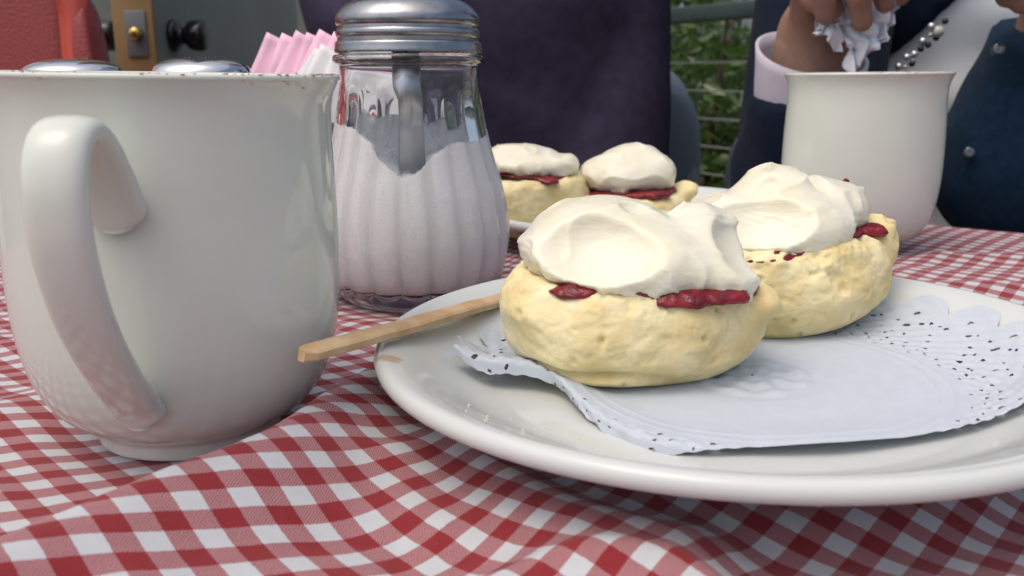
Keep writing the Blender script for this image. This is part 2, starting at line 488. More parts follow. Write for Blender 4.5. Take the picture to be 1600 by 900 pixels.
def shrub(loc, h, rx, rz, nleaf, lm, label, size=.07, seed=0, lobes=9, z0=.35):
    t = thing('shrub', label, 'shrub', loc, (0, 0, 0), 'garden shrubs beyond the railing')
    rg = np.random.default_rng(seed)
    Vt, Ft = [], []
    tips = []
    for k in range(5):
        a = k * 1.26 + rg.uniform(-.4, .4); l = rx * rg.uniform(.4, .8)
        p = catmull([(0, 0, 0), (.25 * l * math.cos(a), .25 * l * math.sin(a), h * .3), (.7 * l * math.cos(a), .7 * l * math.sin(a), h * .6), (l * math.cos(a), l * math.sin(a), h * .9)], 5)
        v, f = tube(p, np.linspace(.03, .006, len(p)), 7); Ft += [tuple(i + sum(len(x) for x in Vt) for i in q) for q in f]; Vt.append(v)
    obj('trunk', mesh('trunk', np.vstack(Vt), Ft), M['bark'], t)
    P = []
    for k in range(lobes):
        c = np.array((rg.uniform(-.75, .75) * rx, rg.uniform(-.75, .75) * rx, z0 * h + (1 - z0) * h * rg.uniform(.05, .9)))
        r = rx * rg.uniform(.3, .55)
        q = rg.normal(size=(nleaf // lobes, 3)); q /= np.linalg.norm(q, axis=1)[:, None]
        P.append(np.c_[c + q * r * rg.uniform(.45, 1.0, (len(q), 1)) * np.array((1, 1, rz)), q])
    P = np.vstack(P)
    obj('crown', leaf_mesh('crown', P[:, :3], P[:, 3:], size, lm), lm, t)
    return t
gz = Zf - .25
shrub((.75, 3.75, gz), 1.55, .55, 1.2, 1500, M['leaf_b'], 'bright mid-green leafy shrub pressed close behind the railing wires', .085, 1, 12, .30)
shrub((1.5, 3.5, gz), 1.7, .6, 1.2, 3600, M['leaf_a'], 'deep green shrub behind the raised hand and railing', .065, 2, 12, .2)
shrub((.35, 4.9, gz), 2.3, .8, 1.2, 4200, M['leaf_a'], 'tall dark shrub behind the person in purple', .08, 3, 14, .15)
shrub((1.5, 5.0, gz), 2.2, .8, 1.2, 4200, M['leaf_b'], 'tall mid-green shrub farthest back in the garden', .085, 4, 14, .15)
shrub((.72, 3.55, gz), .78, .28, .8, 700, M['leaf_c'], 'small russet-brown shrub low behind the bottom wires', .05, 5, 6, .35)
shrub((2.5, 3.2, gz), 1.8, .7, 1.1, 3200, M['leaf_a'], 'deep green shrub at the right end of the garden', .07, 6, 12, .2)

# ------------------------------------------------------------------ table and cloth
TH = R(-42)
UX = np.array((math.cos(TH), math.sin(TH))); VX = np.array((-math.sin(TH), math.cos(TH)))
U0, U1, V0, V1 = -.56, .40, -.22, .603
tb = thing('cafe_table', 'cafe table hidden under the red gingham cloth', 'table', (*(UX * (U0 + U1) / 2 + VX * (V0 + V1) / 2), Zf), (0, 0, TH))
box('table_top', (0, 0, TABLE - .016), (U1 - U0 - .004, V1 - V0 - .004, .024), .003, M['table'], tb)
for sx in (-1, 1):
    for sy in (-1, 1):
        box('leg', (sx * .40, sy * .34, .355), (.045, .045, .71), .004, M['table'], tb)

MUG1 = np.array((-.0885, .230)); MUG2 = np.array((.1915, .489)); SUG = np.array((-.0425, .378))
PL1 = np.array((.060, .2355)); PL2 = np.array((.070, .518))
def seg_dist(P, poly):
    """unsigned distance, side (+ right of travel) and parameter along a polyline"""
    best = np.full(P.shape[:-1], 9.0); side = np.zeros_like(best); par = np.zeros_like(best)
    n = len(poly) - 1
    for i in range(n):
        a, b = np.array(poly[i]), np.array(poly[i + 1]); ab = b - a
        t = np.clip(((P - a) @ ab) / (ab @ ab), 0, 1)
        q = P - a - t[..., None] * ab
        d = np.linalg.norm(q, axis=-1)
        s = -(ab[0] * q[..., 1] - ab[1] * q[..., 0])
        m = d < best
        best = np.where(m, d, best); side = np.where(m, np.sign(s), side); par = np.where(m, (i + t) / n, par)
    return best, side, par
R1 = catmull([(-.128, .085), (-.108, .118), (-.091, .143), (-.0734, .1675), (-.0565, .187), (-.0475, .214), (-.039, .236), (-.020, .272), (.0, .31)], 4)
R2 = catmull([(-.05, .118), (-.0114, .1405), (.0006, .1475), (.014, .150), (.034, .142), (.06, .12)], 4)
R3 = catmull([(-.022, .225), (-.006, .196), (.006, .174), (.022, .160), (.05, .148)], 4)
FOLDS = [  # polyline, height, sigma left of travel, sigma right of travel
    (R1, .0150, .0050, .0140), (R2, .0045, .0040, .012), (R3, .0080, .010, .011),
    (catmull([(-.030, .205), (-.022, .180), (-.010, .160)], 4), .0022, .005, .006), (catmull([(-.075, .135), (-.045, .150), (-.02, .152)], 4), .0020, .006, .007),
    (catmull([(-.02, .33), (.10, .40), (.22, .41), (.34, .40)], 4), .0022, .012, .02),
    (catmull([(.12, .36), (.20, .385), (.30, .35), (.40, .30)], 4), .0028, .006, .012),
    (catmull([(.16, .50), (.24, .455), (.33, .44), (.42, .40)], 4), .0030, .007, .016),
    (catmull([(.06, .14), (.11, .115), (.18, .10)], 4), .003, .012, .012),
    (catmull([(-.19, .19), (-.145, .235), (-.13, .29)], 4), .0030, .008, .012),
    (catmull([(-.18, .13), (-.14, .165), (-.12, .20)], 4), .0016, .008, .010),
    (catmull([(-.05, .12), (-.03, .145), (-.028, .175)], 4), -.002, .012, .012),
]
def cloth_h(P):
    h = np.full(P.shape[:-1], .0012)
    for poly, a, sl, sr in FOLDS:
        d, s, t = seg_dist(P, poly)
        e = sstep(0, .16, t) * (1 - sstep(.84, 1, t))
        sg = np.where(s > 0, sr, sl)
        h = h + a * e * np.exp(-(d / sg) ** 2 / 2)
    P3 = np.concatenate([P, np.zeros((*P.shape[:-1], 1))], -1)
    h = h + .0011 * fbm(P3 * 22, 3, 3)
    def flat(c, r0, r1, z):
        nonlocal h
        w = 1 - sstep(r0, r1, np.linalg.norm(P - c, axis=-1))
        h = h * (1 - w) + z * w
    flat(MUG1, .026, .042, .0); flat(MUG2, .026, .05, .0); flat(SUG, .030, .05, .0)
    flat(PL2, .06, .09, .0)
    flat(PL1, .060, .081, .006)
    for c in (on(315, 300, 0)[:2] * 0 + np.array((-.1225, .36)), np.array((-.1735, .36)), np.array((-.11, .46))):
        flat(c, .035, .06, .0)
    return np.maximum(h, -.0003)
def axis_samples(a, b, fine0, fine1, cf, cc):
    xs = [a]
    while xs[-1] < b:
        xs.append(xs[-1] + (cf if fine0 < xs[-1] < fine1 else cc))
    return np.array(xs)
us = axis_samples(U0 - .012, U1 + .012, -.36, .08, .0013, .004)
vsamp = axis_samples(V0 - .012, V1 + .012, -.04, .36, .0013, .0035)
UU, VV = np.meshgrid(us, vsamp, indexing='ij')
PW = UU[..., None] * UX + VV[..., None] * VX
H = cloth_h(PW)
du = np.sqrt(np.diff(UU, axis=0) ** 2 + np.diff(H, axis=0) ** 2); dv = np.sqrt(np.diff(VV, axis=1) ** 2 + np.diff(H, axis=1) ** 2)
pu = np.zeros_like(H); pu[1:] = np.cumsum(du, axis=0); pv = np.zeros_like(H); pv[:, 1:] = np.cumsum(dv, axis=1)
i0 = np.argmin(abs(us + .10)); j0 = np.argmin(abs(vsamp - .10))
pu -= pu[i0:i0 + 1]; pv -= pv[:, j0:j0 + 1]
sh = 1 - sstep(-.045, .045, PW[..., 0])
pu = pu - .34 * sh * pv
pu = pu - .0028 * np.sin(VV * 9); pv = pv + .003 * np.sin(UU * 8 + 1)
# drape over the table edges
def drape(x, lo, hi):
    over = np.maximum(x - hi, 0) + np.maximum(lo - x, 0)
    return over
OV = np.maximum(drape(UU, U0, U1), drape(VV, V0, V1))
Xc = np.clip(UU, U0 - .003, U1 + .003); Yc = np.clip(VV, V0 - .003, V1 + .003)
H2 = np.where(OV > 0, -OV * 18 - .001, H)
PWc = Xc[..., None] * UX + Yc[..., None] * VX
V = np.concatenate([PWc, H2[..., None]], -1).reshape(-1, 3)
cf = grid_faces(len(us), len(vsamp))
cme = mesh('tablecloth', V, cf)
uvl = cme.uv_layers.new(name='UVMap')
li = np.empty(len(cme.loops), np.int32); cme.loops.foreach_get('vertex_index', li)
uvl.data.foreach_set('uv', np.stack([pu.ravel(), pv.ravel()], 1)[li].ravel())
cloth = obj('tablecloth', cme, M['cloth'])
tag(cloth, 'red and white gingham cotton cloth bunched in folds over the table', 'tablecloth')

# ------------------------------------------------------------------ mugs
MUG_OUT = [(0, .0030), (.0215, .0030), (.0222, .0004), (.0232, 0), (.0246, .0006), (.0250, .0030), (.0256, .0048), (.0290, .0068), (.0335, .0103), (.0372, .0150),
           (.0398, .0210), (.0417, .0290), (.0427, .0390), (.0430, .0500), (.0428, .0620), (.0423, .0740), (.0419, .0825), (.0420, .0880), (.0427, .0920), (.0440, .0950),
           (.0446, .0958), (.0444, .0966), (.0436, .0968), (.0426, .0962), (.0410, .0930), (.0398, .0880), (.0394, .0800), (.0398, .0600), (.0398, .0400), (.0385, .0260), (.034, .0150), (.026, .0085), (0, .0075)]
def resample(prof, n=4):
    return catmull(prof, n)
def mug(label, loc, rot, handle_dir, group, residue_seed, loc_z=0.0):
    t = thing('coffee_mug', label, 'mug', (loc[0], loc[1], loc_z), rot, group)
    V, Fc = lathe(resample(MUG_OUT, 3) * np.array((.962, .986)), 144)
    obj('body', mesh('body', V, Fc), M['ceramic'], t)
    V, Fc = lathe([(0, .0805), (.036, .0805), (.0378, .0810)], 64)
    obj('coffee', mesh('coffee', V, Fc), M['coffee'], t)
    path = catmull([(.0405, .0635), (.0432, .0690), (.0475, .0755), (.0532, .0818), (.0595, .0848), (.0655, .0828), (.0690, .0755), (.0688, .0650), (.0650, .0535), (.0590, .0430), (.0515, .0335), (.0450, .0265), (.0402, .0215), (.0374, .0170)], 6)
    Tn = np.gradient(path, axis=0); Tn /= np.linalg.norm(Tn, axis=1)[:, None]
    n = len(path); W = []
    s = np.linspace(0, 1, n)
    hw = .0062 + .0008 * np.exp(-(s / .14) ** 2) + .0008 * np.exp(-((1 - s) / .12) ** 2) - .0006 * s
    hw = hw * np.sqrt(np.clip(1 - (1 - np.clip(s / .055, .12, 1)) ** 2, 0, 1)) * np.sqrt(np.clip(1 - (1 - np.clip((1 - s) / .055, .12, 1)) ** 2, 0, 1))
    ht = .0030 + .0004 * np.exp(-(s / .10) ** 2)
    sg = 28
    for i in range(n):
        nr = np.array((-Tn[i][1], Tn[i][0]))
        for k in range(sg):
            a = 2 * math.pi * k / sg
            ca, sa = math.cos(a), math.sin(a)
            x = hw[i] * math.copysign(abs(ca) ** .75, ca); y = ht[i] * math.copysign(abs(sa) ** .85, sa)
            W.append((path[i][0] + nr[0] * y, x, path[i][1] + nr[1] * y))
    W = np.array(W)
    c, sn = math.cos(handle_dir), math.sin(handle_dir)
    W2 = np.stack([c * W[:, 0] - sn * W[:, 1], sn * W[:, 0] + c * W[:, 1], W[:, 2]], 1)
    Fc = [(i * sg + k, i * sg + (k + 1) % sg, (i + 1) * sg + (k + 1) % sg, (i + 1) * sg + k) for i in range(n - 1) for k in range(sg)]
    Fc += [tuple(range(sg)), tuple((n - 1) * sg + k for k in range(sg))[::-1]]
    obj('handle', mesh('handle', W2, Fc), M['ceramic'], t)
    if residue_seed is not None:
        rg = np.random.default_rng(residue_seed); Vs, Fs = [], []
        D, If = ico(1)
        for k in range(150):
            a = rg.choice([-1.9, -1.25, -.75, -.5, -.2, .3, .6]) + rg.normal() * .13
            r = .0418 + rg.normal() * .0004; z = .0953 + rg.uniform(-.0001, .0003)
            if rg.random() < .06: r = .0427; z = .0944 - abs(rg.normal()) * .0008
            sz = rg.uniform(.00012, .0004)
            Vs.append(D * np.array((1.5, 1.5, .6)) * sz * rg.uniform(.7, 1.3, (len(D), 1)) + np.array((r * math.cos(a), r * math.sin(a), z)))
            Fs.append(If + k * len(D))
        tag(obj('cocoa_residue', mesh('cocoa_residue', np.vstack(Vs), np.vstack(Fs)), M['cocoa'], t), kind='stuff')
    return t
mug('large white ceramic mug in the foreground with strap handle and cocoa-stained rim', MUG1, (0, R(.9), 0), R(-86.5), 'white ceramic mugs', 3, .0004)
mug('white ceramic mug behind the cream scones, its handle out of sight', MUG2, (0, R(-.6), 0), R(62), 'white ceramic mugs', 9, .0003)

# ------------------------------------------------------------------ sugar dispenser
sg_t = thing('sugar_dispenser', 'fluted glass sugar dispenser with steel screw lid, half full of sugar', 'sugar dispenser', (*SUG, .0004))
NF = 20
def flute_amp(z):
    return .0016 * sstep(.004, .016, z) * (1 - sstep(.078, .092, z))
OUT = catmull([(0, .002), (.022, .0018), (.0265, .0), (.0295, .0006), (.0335, .0040), (.0378, .0110), (.0404, .0200), (.0412, .0280), (.0405, .0370), (.0383, .0480), (.0352, .0580),
               (.0325, .0680), (.0306, .0770), (.0293, .0860), (.0287, .0930), (.0287, .0975)], 5)
RIMP = catmull([(.0290, .0985), (.0306, .0992), (.0313, .1006), (.0306, .1022), (.0285, .1028), (.0282, .112)], 3)
INN = catmull([(.0266, .112), (.0266, .100), (.0268, .094), (.0273, .086), (.0286, .077), (.0305, .068), (.0332, .058), (.0363, .048), (.0385, .037), (.0392, .028), (.0384, .020), (.0355, .0125), (.0300, .0088), (.020, .0078), (0, .0076)], 5)
prof = np.vstack([OUT, RIMP, INN]); n_out = len(OUT)
def flute(r, z, th):
    w = np.abs(np.sin(NF * th / 2 + .35))
    out = r + .0004 * flute_amp(z) / .0013 - flute_amp(z) * (1 - w) ** 1.2 * 1.3
    inn = r - .30 * flute_amp(z) * (1 - w)
    idx = np.arange(r.shape[1])[None, :] < n_out
    return np.where(idx, out, inn)
V, Fc = lathe(prof, 480, flute)
jar = obj('glass_jar', mesh('glass_jar', V, Fc), M['glass'], sg_t)
# sugar
wall = INN[::-1]
wz, wr = wall[:, 1], wall[:, 0]
th = np.linspace(0, 2 * np.pi, 160, endpoint=False)
sprof_z = np.concatenate([np.linspace(.0056, .0062, 2), np.linspace(.0075, .058, 40)])
Vs = []
rows = []
for a in th:
    front = np.exp(-((((a - 1.5 * np.pi) + np.pi) % (2 * np.pi) - np.pi - .02) / .42) ** 2)
    ztop = .0735 - .0165 * front + .004 * math.cos(a - 2.6) + .0010 * math.sin(3 * a) + .0006 * math.sin(5 * a + 1) + RNG.normal() * .0002
    col = []
    col.append((0.0, .0082))
    for f in np.linspace(0, 1, 44):
        z = .0086 + (ztop - .0086) * f
        col.append((max(np.interp(z, wz, wr) + .00012, .001), z))
    rt = col[-1][0]
    for f in np.linspace(.92, 0, 14):
        zc = .053 + (ztop - .053) * f ** 1.3 + .0005 * RNG.normal() * (f > .05)
        col.append((rt * f, zc))
    rows.append([(r * math.cos(a), r * math.sin(a), z) for r, z in col])
V = np.array(rows).reshape(-1, 3)
obj('sugar', mesh('sugar', V, grid_faces(len(th), len(rows[0]), True)), M['sugar'], sg_t)
V, Fc = lathe([(.0046, .115), (.0056, .115), (.0056, .057), (.0046, .057)], 40)
Fc = np.vstack([Fc, [[s * 4 + 3, ((s + 1) % 40) * 4 + 3, ((s + 1) % 40) * 4, s * 4] for s in range(40)]])
obj('pouring_tube', mesh('pouring_tube', V, Fc), M['tube'], sg_t, (.0005, -.0150, 0))
LID = catmull([(0, .1262), (.006, .1262), (.0125, .1258), (.0200, .1243), (.0252, .1218), (.0284, .1185), (.0293, .1165), (.0293, .1145), (.0285, .1135), (.0284, .1128), (.0293, .1116), (.0294, .1098),
               (.0286, .1087), (.0286, .1080), (.0297, .1070), (.0300, .1055), (.0303, .1040), (.0302, .1033), (.0295, .1033), (.0290, .106), (.0285, .1135), (.0270, .119), (.019, .1228), (0, .1246)], 4)
V, Fc = lathe(LID, 160)
lid = obj('screw_lid', mesh('screw_lid', V, Fc), M['steel'], sg_t)
V, Fc = lathe(catmull([(0, .1292), (.006, .1290), (.0085, .1280), (.0088, .1264), (.006, .1258), (0, .1258)], 3), 48)
obj('spout_flap', mesh('spout_flap', V, Fc), M['steel'], lid, (.001, -.002, 0))

# ------------------------------------------------------------------ salt and pepper shakers behind the mug
def shaker(label, x, y, top, rot):
    t = thing('shaker', label, 'shaker', (x, y, .0006), (0, 0, rot), 'salt and pepper shakers')
    V, Fc = lathe(catmull([(0, .003), (.014, .002), (.0175, 0), (.0185, .002), (.0188, .02), (.0176, .05), (.0168, .072), (.0165, .076), (.0140, .076), (.0145, .07), (.0155, .045), (.0160, .01), (.014, .006), (0, .006)], 4), 48)
    obj('glass_body', mesh('glass_body', V, Fc), M['glass'], t)
    V, Fc = lathe(catmull([(0, .006), (.0135, .0063), (.0155, .012), (.0150, .045), (.012, .052), (0, .053)], 4), 40)
    obj('filling', mesh('filling', V, Fc), M['sugar'], t, (0, 0, .0004))
    V, Fc = lathe(catmull([(0, top), (.006, top - .0001), (.0125, top - .0010), (.0172, top - .0030), (.0192, top - .0055), (.0196, top - .0085), (.0188, top - .010), (.0183, top - .02), (.0182, .071), (.0172, .071), (.0172, top - .015), (0, top - .005)], 4), 64)
    cap = obj('chrome_cap', mesh('chrome_cap', V, Fc), M['chrome'], t)
    for k in range(7):
        a = k * 1.047; r = 0 if k == 6 else .006
        V, Fc = lathe([(0, .0003), (.0006, .0002), (.0007, -.0006), (0, -.0006)], 10)
        obj('hole', mesh('hole', V, Fc), M['black'], cap, (r * math.cos(a), r * math.sin(a), top - .0001))
shaker('left one of two chrome-capped shakers behind the large mug', -.1755, .365, .1004, .3)
shaker('right one of two chrome-capped shakers, nearer the pink packets', -.1240, .365, .1010, 1.2)

# ------------------------------------------------------------------ sweetener packets in their holder
hd = thing('packet_holder', 'dark grey open holder filled with pink and white packets', 'holder', (-.1, .468, .0005))
box('base', (0, 0, .003), (.074, .046, .006), .001, M['holder'], hd)
for sy in (-1, 1):
    box('long_side', (0, sy * .0215, .038), (.074, .003, .066), .001, M['holder'], hd)
for sx in (-1, 1):
    box('short_side', (sx * .0355, 0, .038), (.003, .0398, .066), .001, M['holder'], hd)
def packet_mesh(w, h, seed):
    rg = np.random.default_rng(seed)
    nu, nv = 14, 18
    u = np.linspace(-1, 1, nu); v = np.linspace(-1, 1, nv)
    A, B = np.meshgrid(u, v, indexing='ij')
    pil = np.clip((1 - A ** 4) * (1 - (B / .86) ** 4), 0, 1) * .0016 + .00025
    wob = .0012 * fbm(np.stack([A * 1.5, B * 1.5, A * 0 + seed], -1), seed, 2)
    f = np.stack([A * w / 2, wob - pil, B * h / 2], -1).reshape(-1, 3); k = np.stack([A * w / 2, wob + pil, B * h / 2], -1).reshape(-1, 3)
    g = grid_faces(nu, nv)
    e = []
    ring = [i * nv for i in range(nu)] + [(nu - 1) * nv + j for j in range(1, nv)] + [i * nv + nv - 1 for i in range(nu - 2, -1, -1)] + [j for j in range(nv - 2, 0, -1)]
    for i in range(len(ring)):
        a, b = ring[i], ring[(i + 1) % len(ring)]
        e.append((b, a, a + nu * nv, b + nu * nv))
    return mesh('packet', np.vstack([f, k]), np.vstack([g, g[:, ::-1] + nu * nv, np.array(e)]))
pk = [('pink', 417, 50, .4750, 27), ('pink', 441, 51, .4715, 25), ('pink', 462, 47, .4680, 29), ('pink', 480, 50, .4650, 24), ('pink', 499, 45, .4620, 30), ('pink', 522, 49, .4585, 27),
      ('whitepaper', 492, 74, .4565, 36), ('whitepaper', 502, 68, .4535, 31), ('whitepaper', 524, 70, .4505, 24)]
pnames = {0: 'leftmost pink sweetener packet, its long slanted edge showing', 1: 'second pink sweetener packet from the left', 2: 'third pink sweetener packet from the left',
          3: 'fourth pink sweetener packet from the left', 4: 'fifth pink sweetener packet, standing tallest', 5: 'pink sweetener packet nearest the sugar dispenser lid',
          6: 'white sugar packet rearmost of the three white ones', 7: 'white sugar packet in the middle of the three white ones', 8: 'front white sugar packet next to the glass dispenser'}
for i, (m, px, py, Y, ang) in enumerate(pk):
    w, h = .040, .058
    a = R(ang)
    tip = at(px, py, Y)
    cx = tip[0] + (w / 2) * math.cos(a) - (h / 2) * math.sin(a)
    cz = tip[2] - (w / 2) * math.sin(a) - (h / 2) * math.cos(a)
    o = obj('sweetener_packet' if m == 'pink' else 'sugar_packet', packet_mesh(w, h, i + 1), M[m], None, (cx, Y, cz), (0, a, 0))
    tag(o, pnames[i], 'packet', 'packets in the holder')

# ------------------------------------------------------------------ plates
PROF = [(0, .0075), (.030, .0075), (.060, .0076), (.067, .0082), (.0735, .0100), (.0800, .0133), (.0860, .0170), (.0895, .0189), (.0920, .0199), (.0942, .0205), (.0958, .0202), (.0968, .0190), (.0969, .0174),
        (.0958, .0160), (.0930, .0150), (.0860, .0122), (.0760, .0072), (.0640, .0034), (.0612, .0018), (.0605, 0), (.0575, 0), (.0565, .0022), (.0540, .0040), (0, .0044)]
PP = catmull(PROF, 4)
V, Fc = lathe(PP, 200)
TILT = (.010, .020)                       # slope along Y (sinks away) and X (rises right)
P1T = thing('dinner_plate', 'white glazed plate in front carrying two cream scones on a doily', 'plate', (*PL1, .0062), (-TILT[0], -TILT[1], 0), 'white plates')
pme = mesh('dish', V, Fc)
def stained(m, spots):
    m = m.copy(); m.name = 'stained_plate'; k = N(m)
    tc = [n for n in k.nt.nodes if n.type == 'TEX_COORD'][0]
    src = k.b.inputs['Base Color'].links[0].from_socket
    n = k.new('ShaderNodeTexNoise'); n.inputs['Scale'].default_value = 220; n.inputs['Detail'].default_value = 4
    k.link(tc.outputs['Object'], n.inputs['Vector'])
    for (p, r, c) in spots:
        d = k.new('ShaderNodeVectorMath'); d.operation = 'DISTANCE'; k.link(tc.outputs['Object'], d.inputs[0]); d.inputs[1].default_value = tuple(p)
        f = k.math('SUBTRACT', k.math('MULTIPLY', n.outputs['Fac'], 1.6), k.math('DIVIDE', d.outputs['Value'], r))
        f = k.math('MULTIPLY', k.math('MINIMUM', k.math('MAXIMUM', k.math('MULTIPLY', f, 3), 0), 1), .75)
        src = k.mix(f, src, c)
    k.link(src, k.b.inputs['Base Color'])
    return m
_sp = [(on(738, 462, .026) - np.array((*PL1, .0062)), .006, (.38, .28, .16)), (on(606, 560, .025) - np.array((*PL1, .0062)), .0055, (.42, .30, .16)), (on(712, 520, .022) - np.array((*PL1, .0062)), .003, (.40, .30, .22))]
obj('dish', pme, stained(M['plate'], _sp), P1T)
P2T = thing('dinner_plate', 'white plate at the back of the table with two more scones', 'plate', (*PL2, .0008), (0, 0, 0), 'white plates')
pm2 = pme.copy(); pm2.materials.clear(); obj('dish', pm2, M['plate'], P2T)
top_prof = PP[:len(PP) * 10 // 23]
def plate_z(r):
    return np.interp(r, PP[:37, 0], PP[:37, 1])
def plate1_top(x, y):
    dx, dy = x - PL1[0], y - PL1[1]
    return .0062 + plate_z(np.hypot(dx, dy)) + dx * TILT[1] - dy * TILT[0]

# coffee stains and crumbs on the plate
def crumbs(name, pts, szs, m, label, cat, zf, par=None):
    Vs, Fs = [], []
    D, If = ico(2)
    for k, ((x, y), s) in enumerate(zip(pts, szs)):
        q = D * s * (1 + .35 * vnoise(D * 2 + k * 3.1, k)[:, None]) * np.array((1.3, 1.0, .7))
        Vs.append(q + np.array((x, y, zf(x, y) + s * .5))); Fs.append(If + k * len(D))
    o = obj(name, mesh(name, np.vstack(Vs), np.vstack(Fs)), m)
    return tag(o, label, cat, kind='stuff')
rg = np.random.default_rng(5)
cp = [on(px, py, .0165)[:2] for px, py in [(733, 637), (762, 652), (800, 640), (835, 655), (850, 648), (870, 655), (905, 668), (720, 600), (880, 640), (818, 662)]]
crumbs('scone_crumbs', cp, rg.uniform(.00012, .00032, len(cp)), M['cream'], 'tiny pale scone crumbs scattered on the front of the plate', 'crumbs', plate1_top)

# ------------------------------------------------------------------ doily
DC = np.array((.066, .2310)); DR = .084; NS = 27
fold_px = [(640, 548), (700, 566), (760, 586), (820, 592), (866, 600), (905, 625), (950, 652), (1040, 688), (1150, 698), (1300, 701), (1400, 691), (1500, 676), (1600, 655), (1700, 640)]
fold = np.array([on(px, py - 14, .0185)[:2] for px, py in fold_px])   # measured fold line
fold = catmull(fold[np.argsort(fold[:, 0])], 8)
fold = fold[np.argsort(fold[:, 0])]
for _ in range(3):                                          # a fold in paper runs smoothly
    fold[1:-1, 1] = (fold[:-2, 1] + fold[1:-1, 1] * 2 + fold[2:, 1]) / 4
nth, radii = 900, np.concatenate([np.linspace(.0005, .046, 46), np.linspace(.0464, DR, 92)])
tt = np.linspace(0, 2 * np.pi, nth, endpoint=False)
T2, R2g = np.meshgrid(tt, radii, indexing='ij')
ph = (T2 * NS / (2 * np.pi)) % 1 - .5
edge = DR * (1 - .075 * (2 * np.abs(ph)) ** 2.2)
RR = R2g * np.where(R2g > .07, 1 - (1 - edge / DR) * sstep(.070, DR, R2g), 1)
X = DC[0] + RR * np.cos(T2); Y = DC[1] + RR * np.sin(T2)
yb = np.interp(X, fold[:, 0], fold[:, 1])
slope = np.interp(X, (fold[1:, 0] + fold[:-1, 0]) / 2, np.diff(fold[:, 1]) / np.diff(fold[:, 0]))
s = (yb - Y) / np.sqrt(1 + slope ** 2)                     # > 0 : beyond the fold line
lw = 1 - sstep(.005, .035, X - on(760, 590, .02)[0])       # the curled left corner
near = 1 - sstep(0, .020, -s)
lift = (.0016 + .0042 * lw) * near + .0010 * np.maximum(0, np.sin(X * 95 + 1.2)) * near + .0022 * sstep(.11, .135, X) * near
Z = np.maximum(plate1_top(np.clip(X, -.02, .2), Y), plate1_top(DC[0], DC[1]) - .0002) + .0009
fb = fbm(np.stack([X * 40, Y * 40, X * 0], -1), 11, 3)
Z = Z + lift + .0004 * fb * sstep(.03, .08, RR)
emb = .0004 * np.sin(T2 * 8) * np.exp(-((RR - .011) / .005) ** 2) + .00035 * np.cos(RR * 900) * (1 - sstep(.016, .020, RR)) + .0002 * np.exp(-((RR - .046) / .0007) ** 2) + .0002 * np.exp(-((RR - .050) / .0006) ** 2)
emb = emb + .0003 * np.sin(T2 * NS * 2) * np.sin(RR * 1300) * sstep(.052, .056, RR)
Z = Z + emb
skv = .0042 * (1 - sstep(.03, .06, X - on(760, 590, .02)[0])) + .0002
ov = np.clip(np.minimum(s, skv), 0, None)
rc = .0013
ang = np.minimum(ov / rc, 1.45)
straight = np.maximum(ov - 1.45 * rc, 0)
fx, fy = slope / np.sqrt(1 + slope ** 2), -1 / np.sqrt(1 + slope ** 2)
back = np.where(s > 0, -s + rc * np.sin(ang) + straight * math.cos(1.45), 0)
drop = np.where(s > 0, rc * (1 - np.cos(ang)) + straight * math.sin(1.45), 0)
X2 = X + np.where(s > 0, fx * back, 0); Y2 = Y + np.where(s > 0, fy * back, 0); Z2 = Z - drop
V = np.stack([X2, Y2, Z2], -1).reshape(-1, 3)
Fq = grid_faces(nth, len(radii), True)
fc_r = R2g.ravel()[Fq].mean(1); fc_t = T2.ravel()[Fq][:, 0] + np.pi / nth; fc_s = s.ravel()[Fq].mean(1)
phf = (fc_t * NS / (2 * np.pi)) % 1 - .5
sec = np.floor(fc_t * NS / (2 * np.pi)).astype(int) % NS
hole = np.zeros(len(Fq), bool)
HOLES = [(0, .0765, .0011, .0008), (-.25, .0725, .0008, .0006), (.25, .0725, .0008, .0006), (0, .0705, .0012, .0007), (.42, .0680, .0009, .0006), (-.18, .0655, .0007, .0005), (.2, .0640, .0008, .0005),
         (.12, .0668, .0006, .0004), (-.38, .0735, .0006, .0005), (.38, .0738, .0006, .0005), (.0, .0575, .0005, .0004), (0, .0605, .0011, .0006), (.5, .0600, .0007, .0005), (-.5, .0600, .0007, .0005), (-.3, .0570, .0006, .0004), (.28, .0565, .0006, .0004), (0, .0540, .0006, .0005)]
hrg = np.random.default_rng(21)
for (hp, hr, ha, hb) in HOLES:
    jr = hrg.normal(0, .0002, NS)[sec]; jp = hrg.normal(0, .02, NS)[sec]; js = np.where(hrg.random(NS) < .10, 0, hrg.uniform(.6, 1.1, NS))[sec]; rot = hrg.uniform(-.9, .9, NS)[sec]
    dx = (phf - hp - jp) * (2 * np.pi / NS) * fc_r; dy = fc_r - hr - jr
    a = dx * np.cos(rot) + dy * np.sin(rot); b = -dx * np.sin(rot) + dy * np.cos(rot)
    hole |= (a / (ha * js + 1e-9)) ** 2 + (b / (hb * js + 1e-9)) ** 2 < 1
smin_f = (s - skv).ravel()[Fq].min(1)
keep = ~hole & (smin_f < 0)
doily = obj('doily', mesh('doily', V, Fq[keep]), M['paper'])
tag(doily, 'white lacy paper doily with scalloped edge under the two front scones', 'doily')

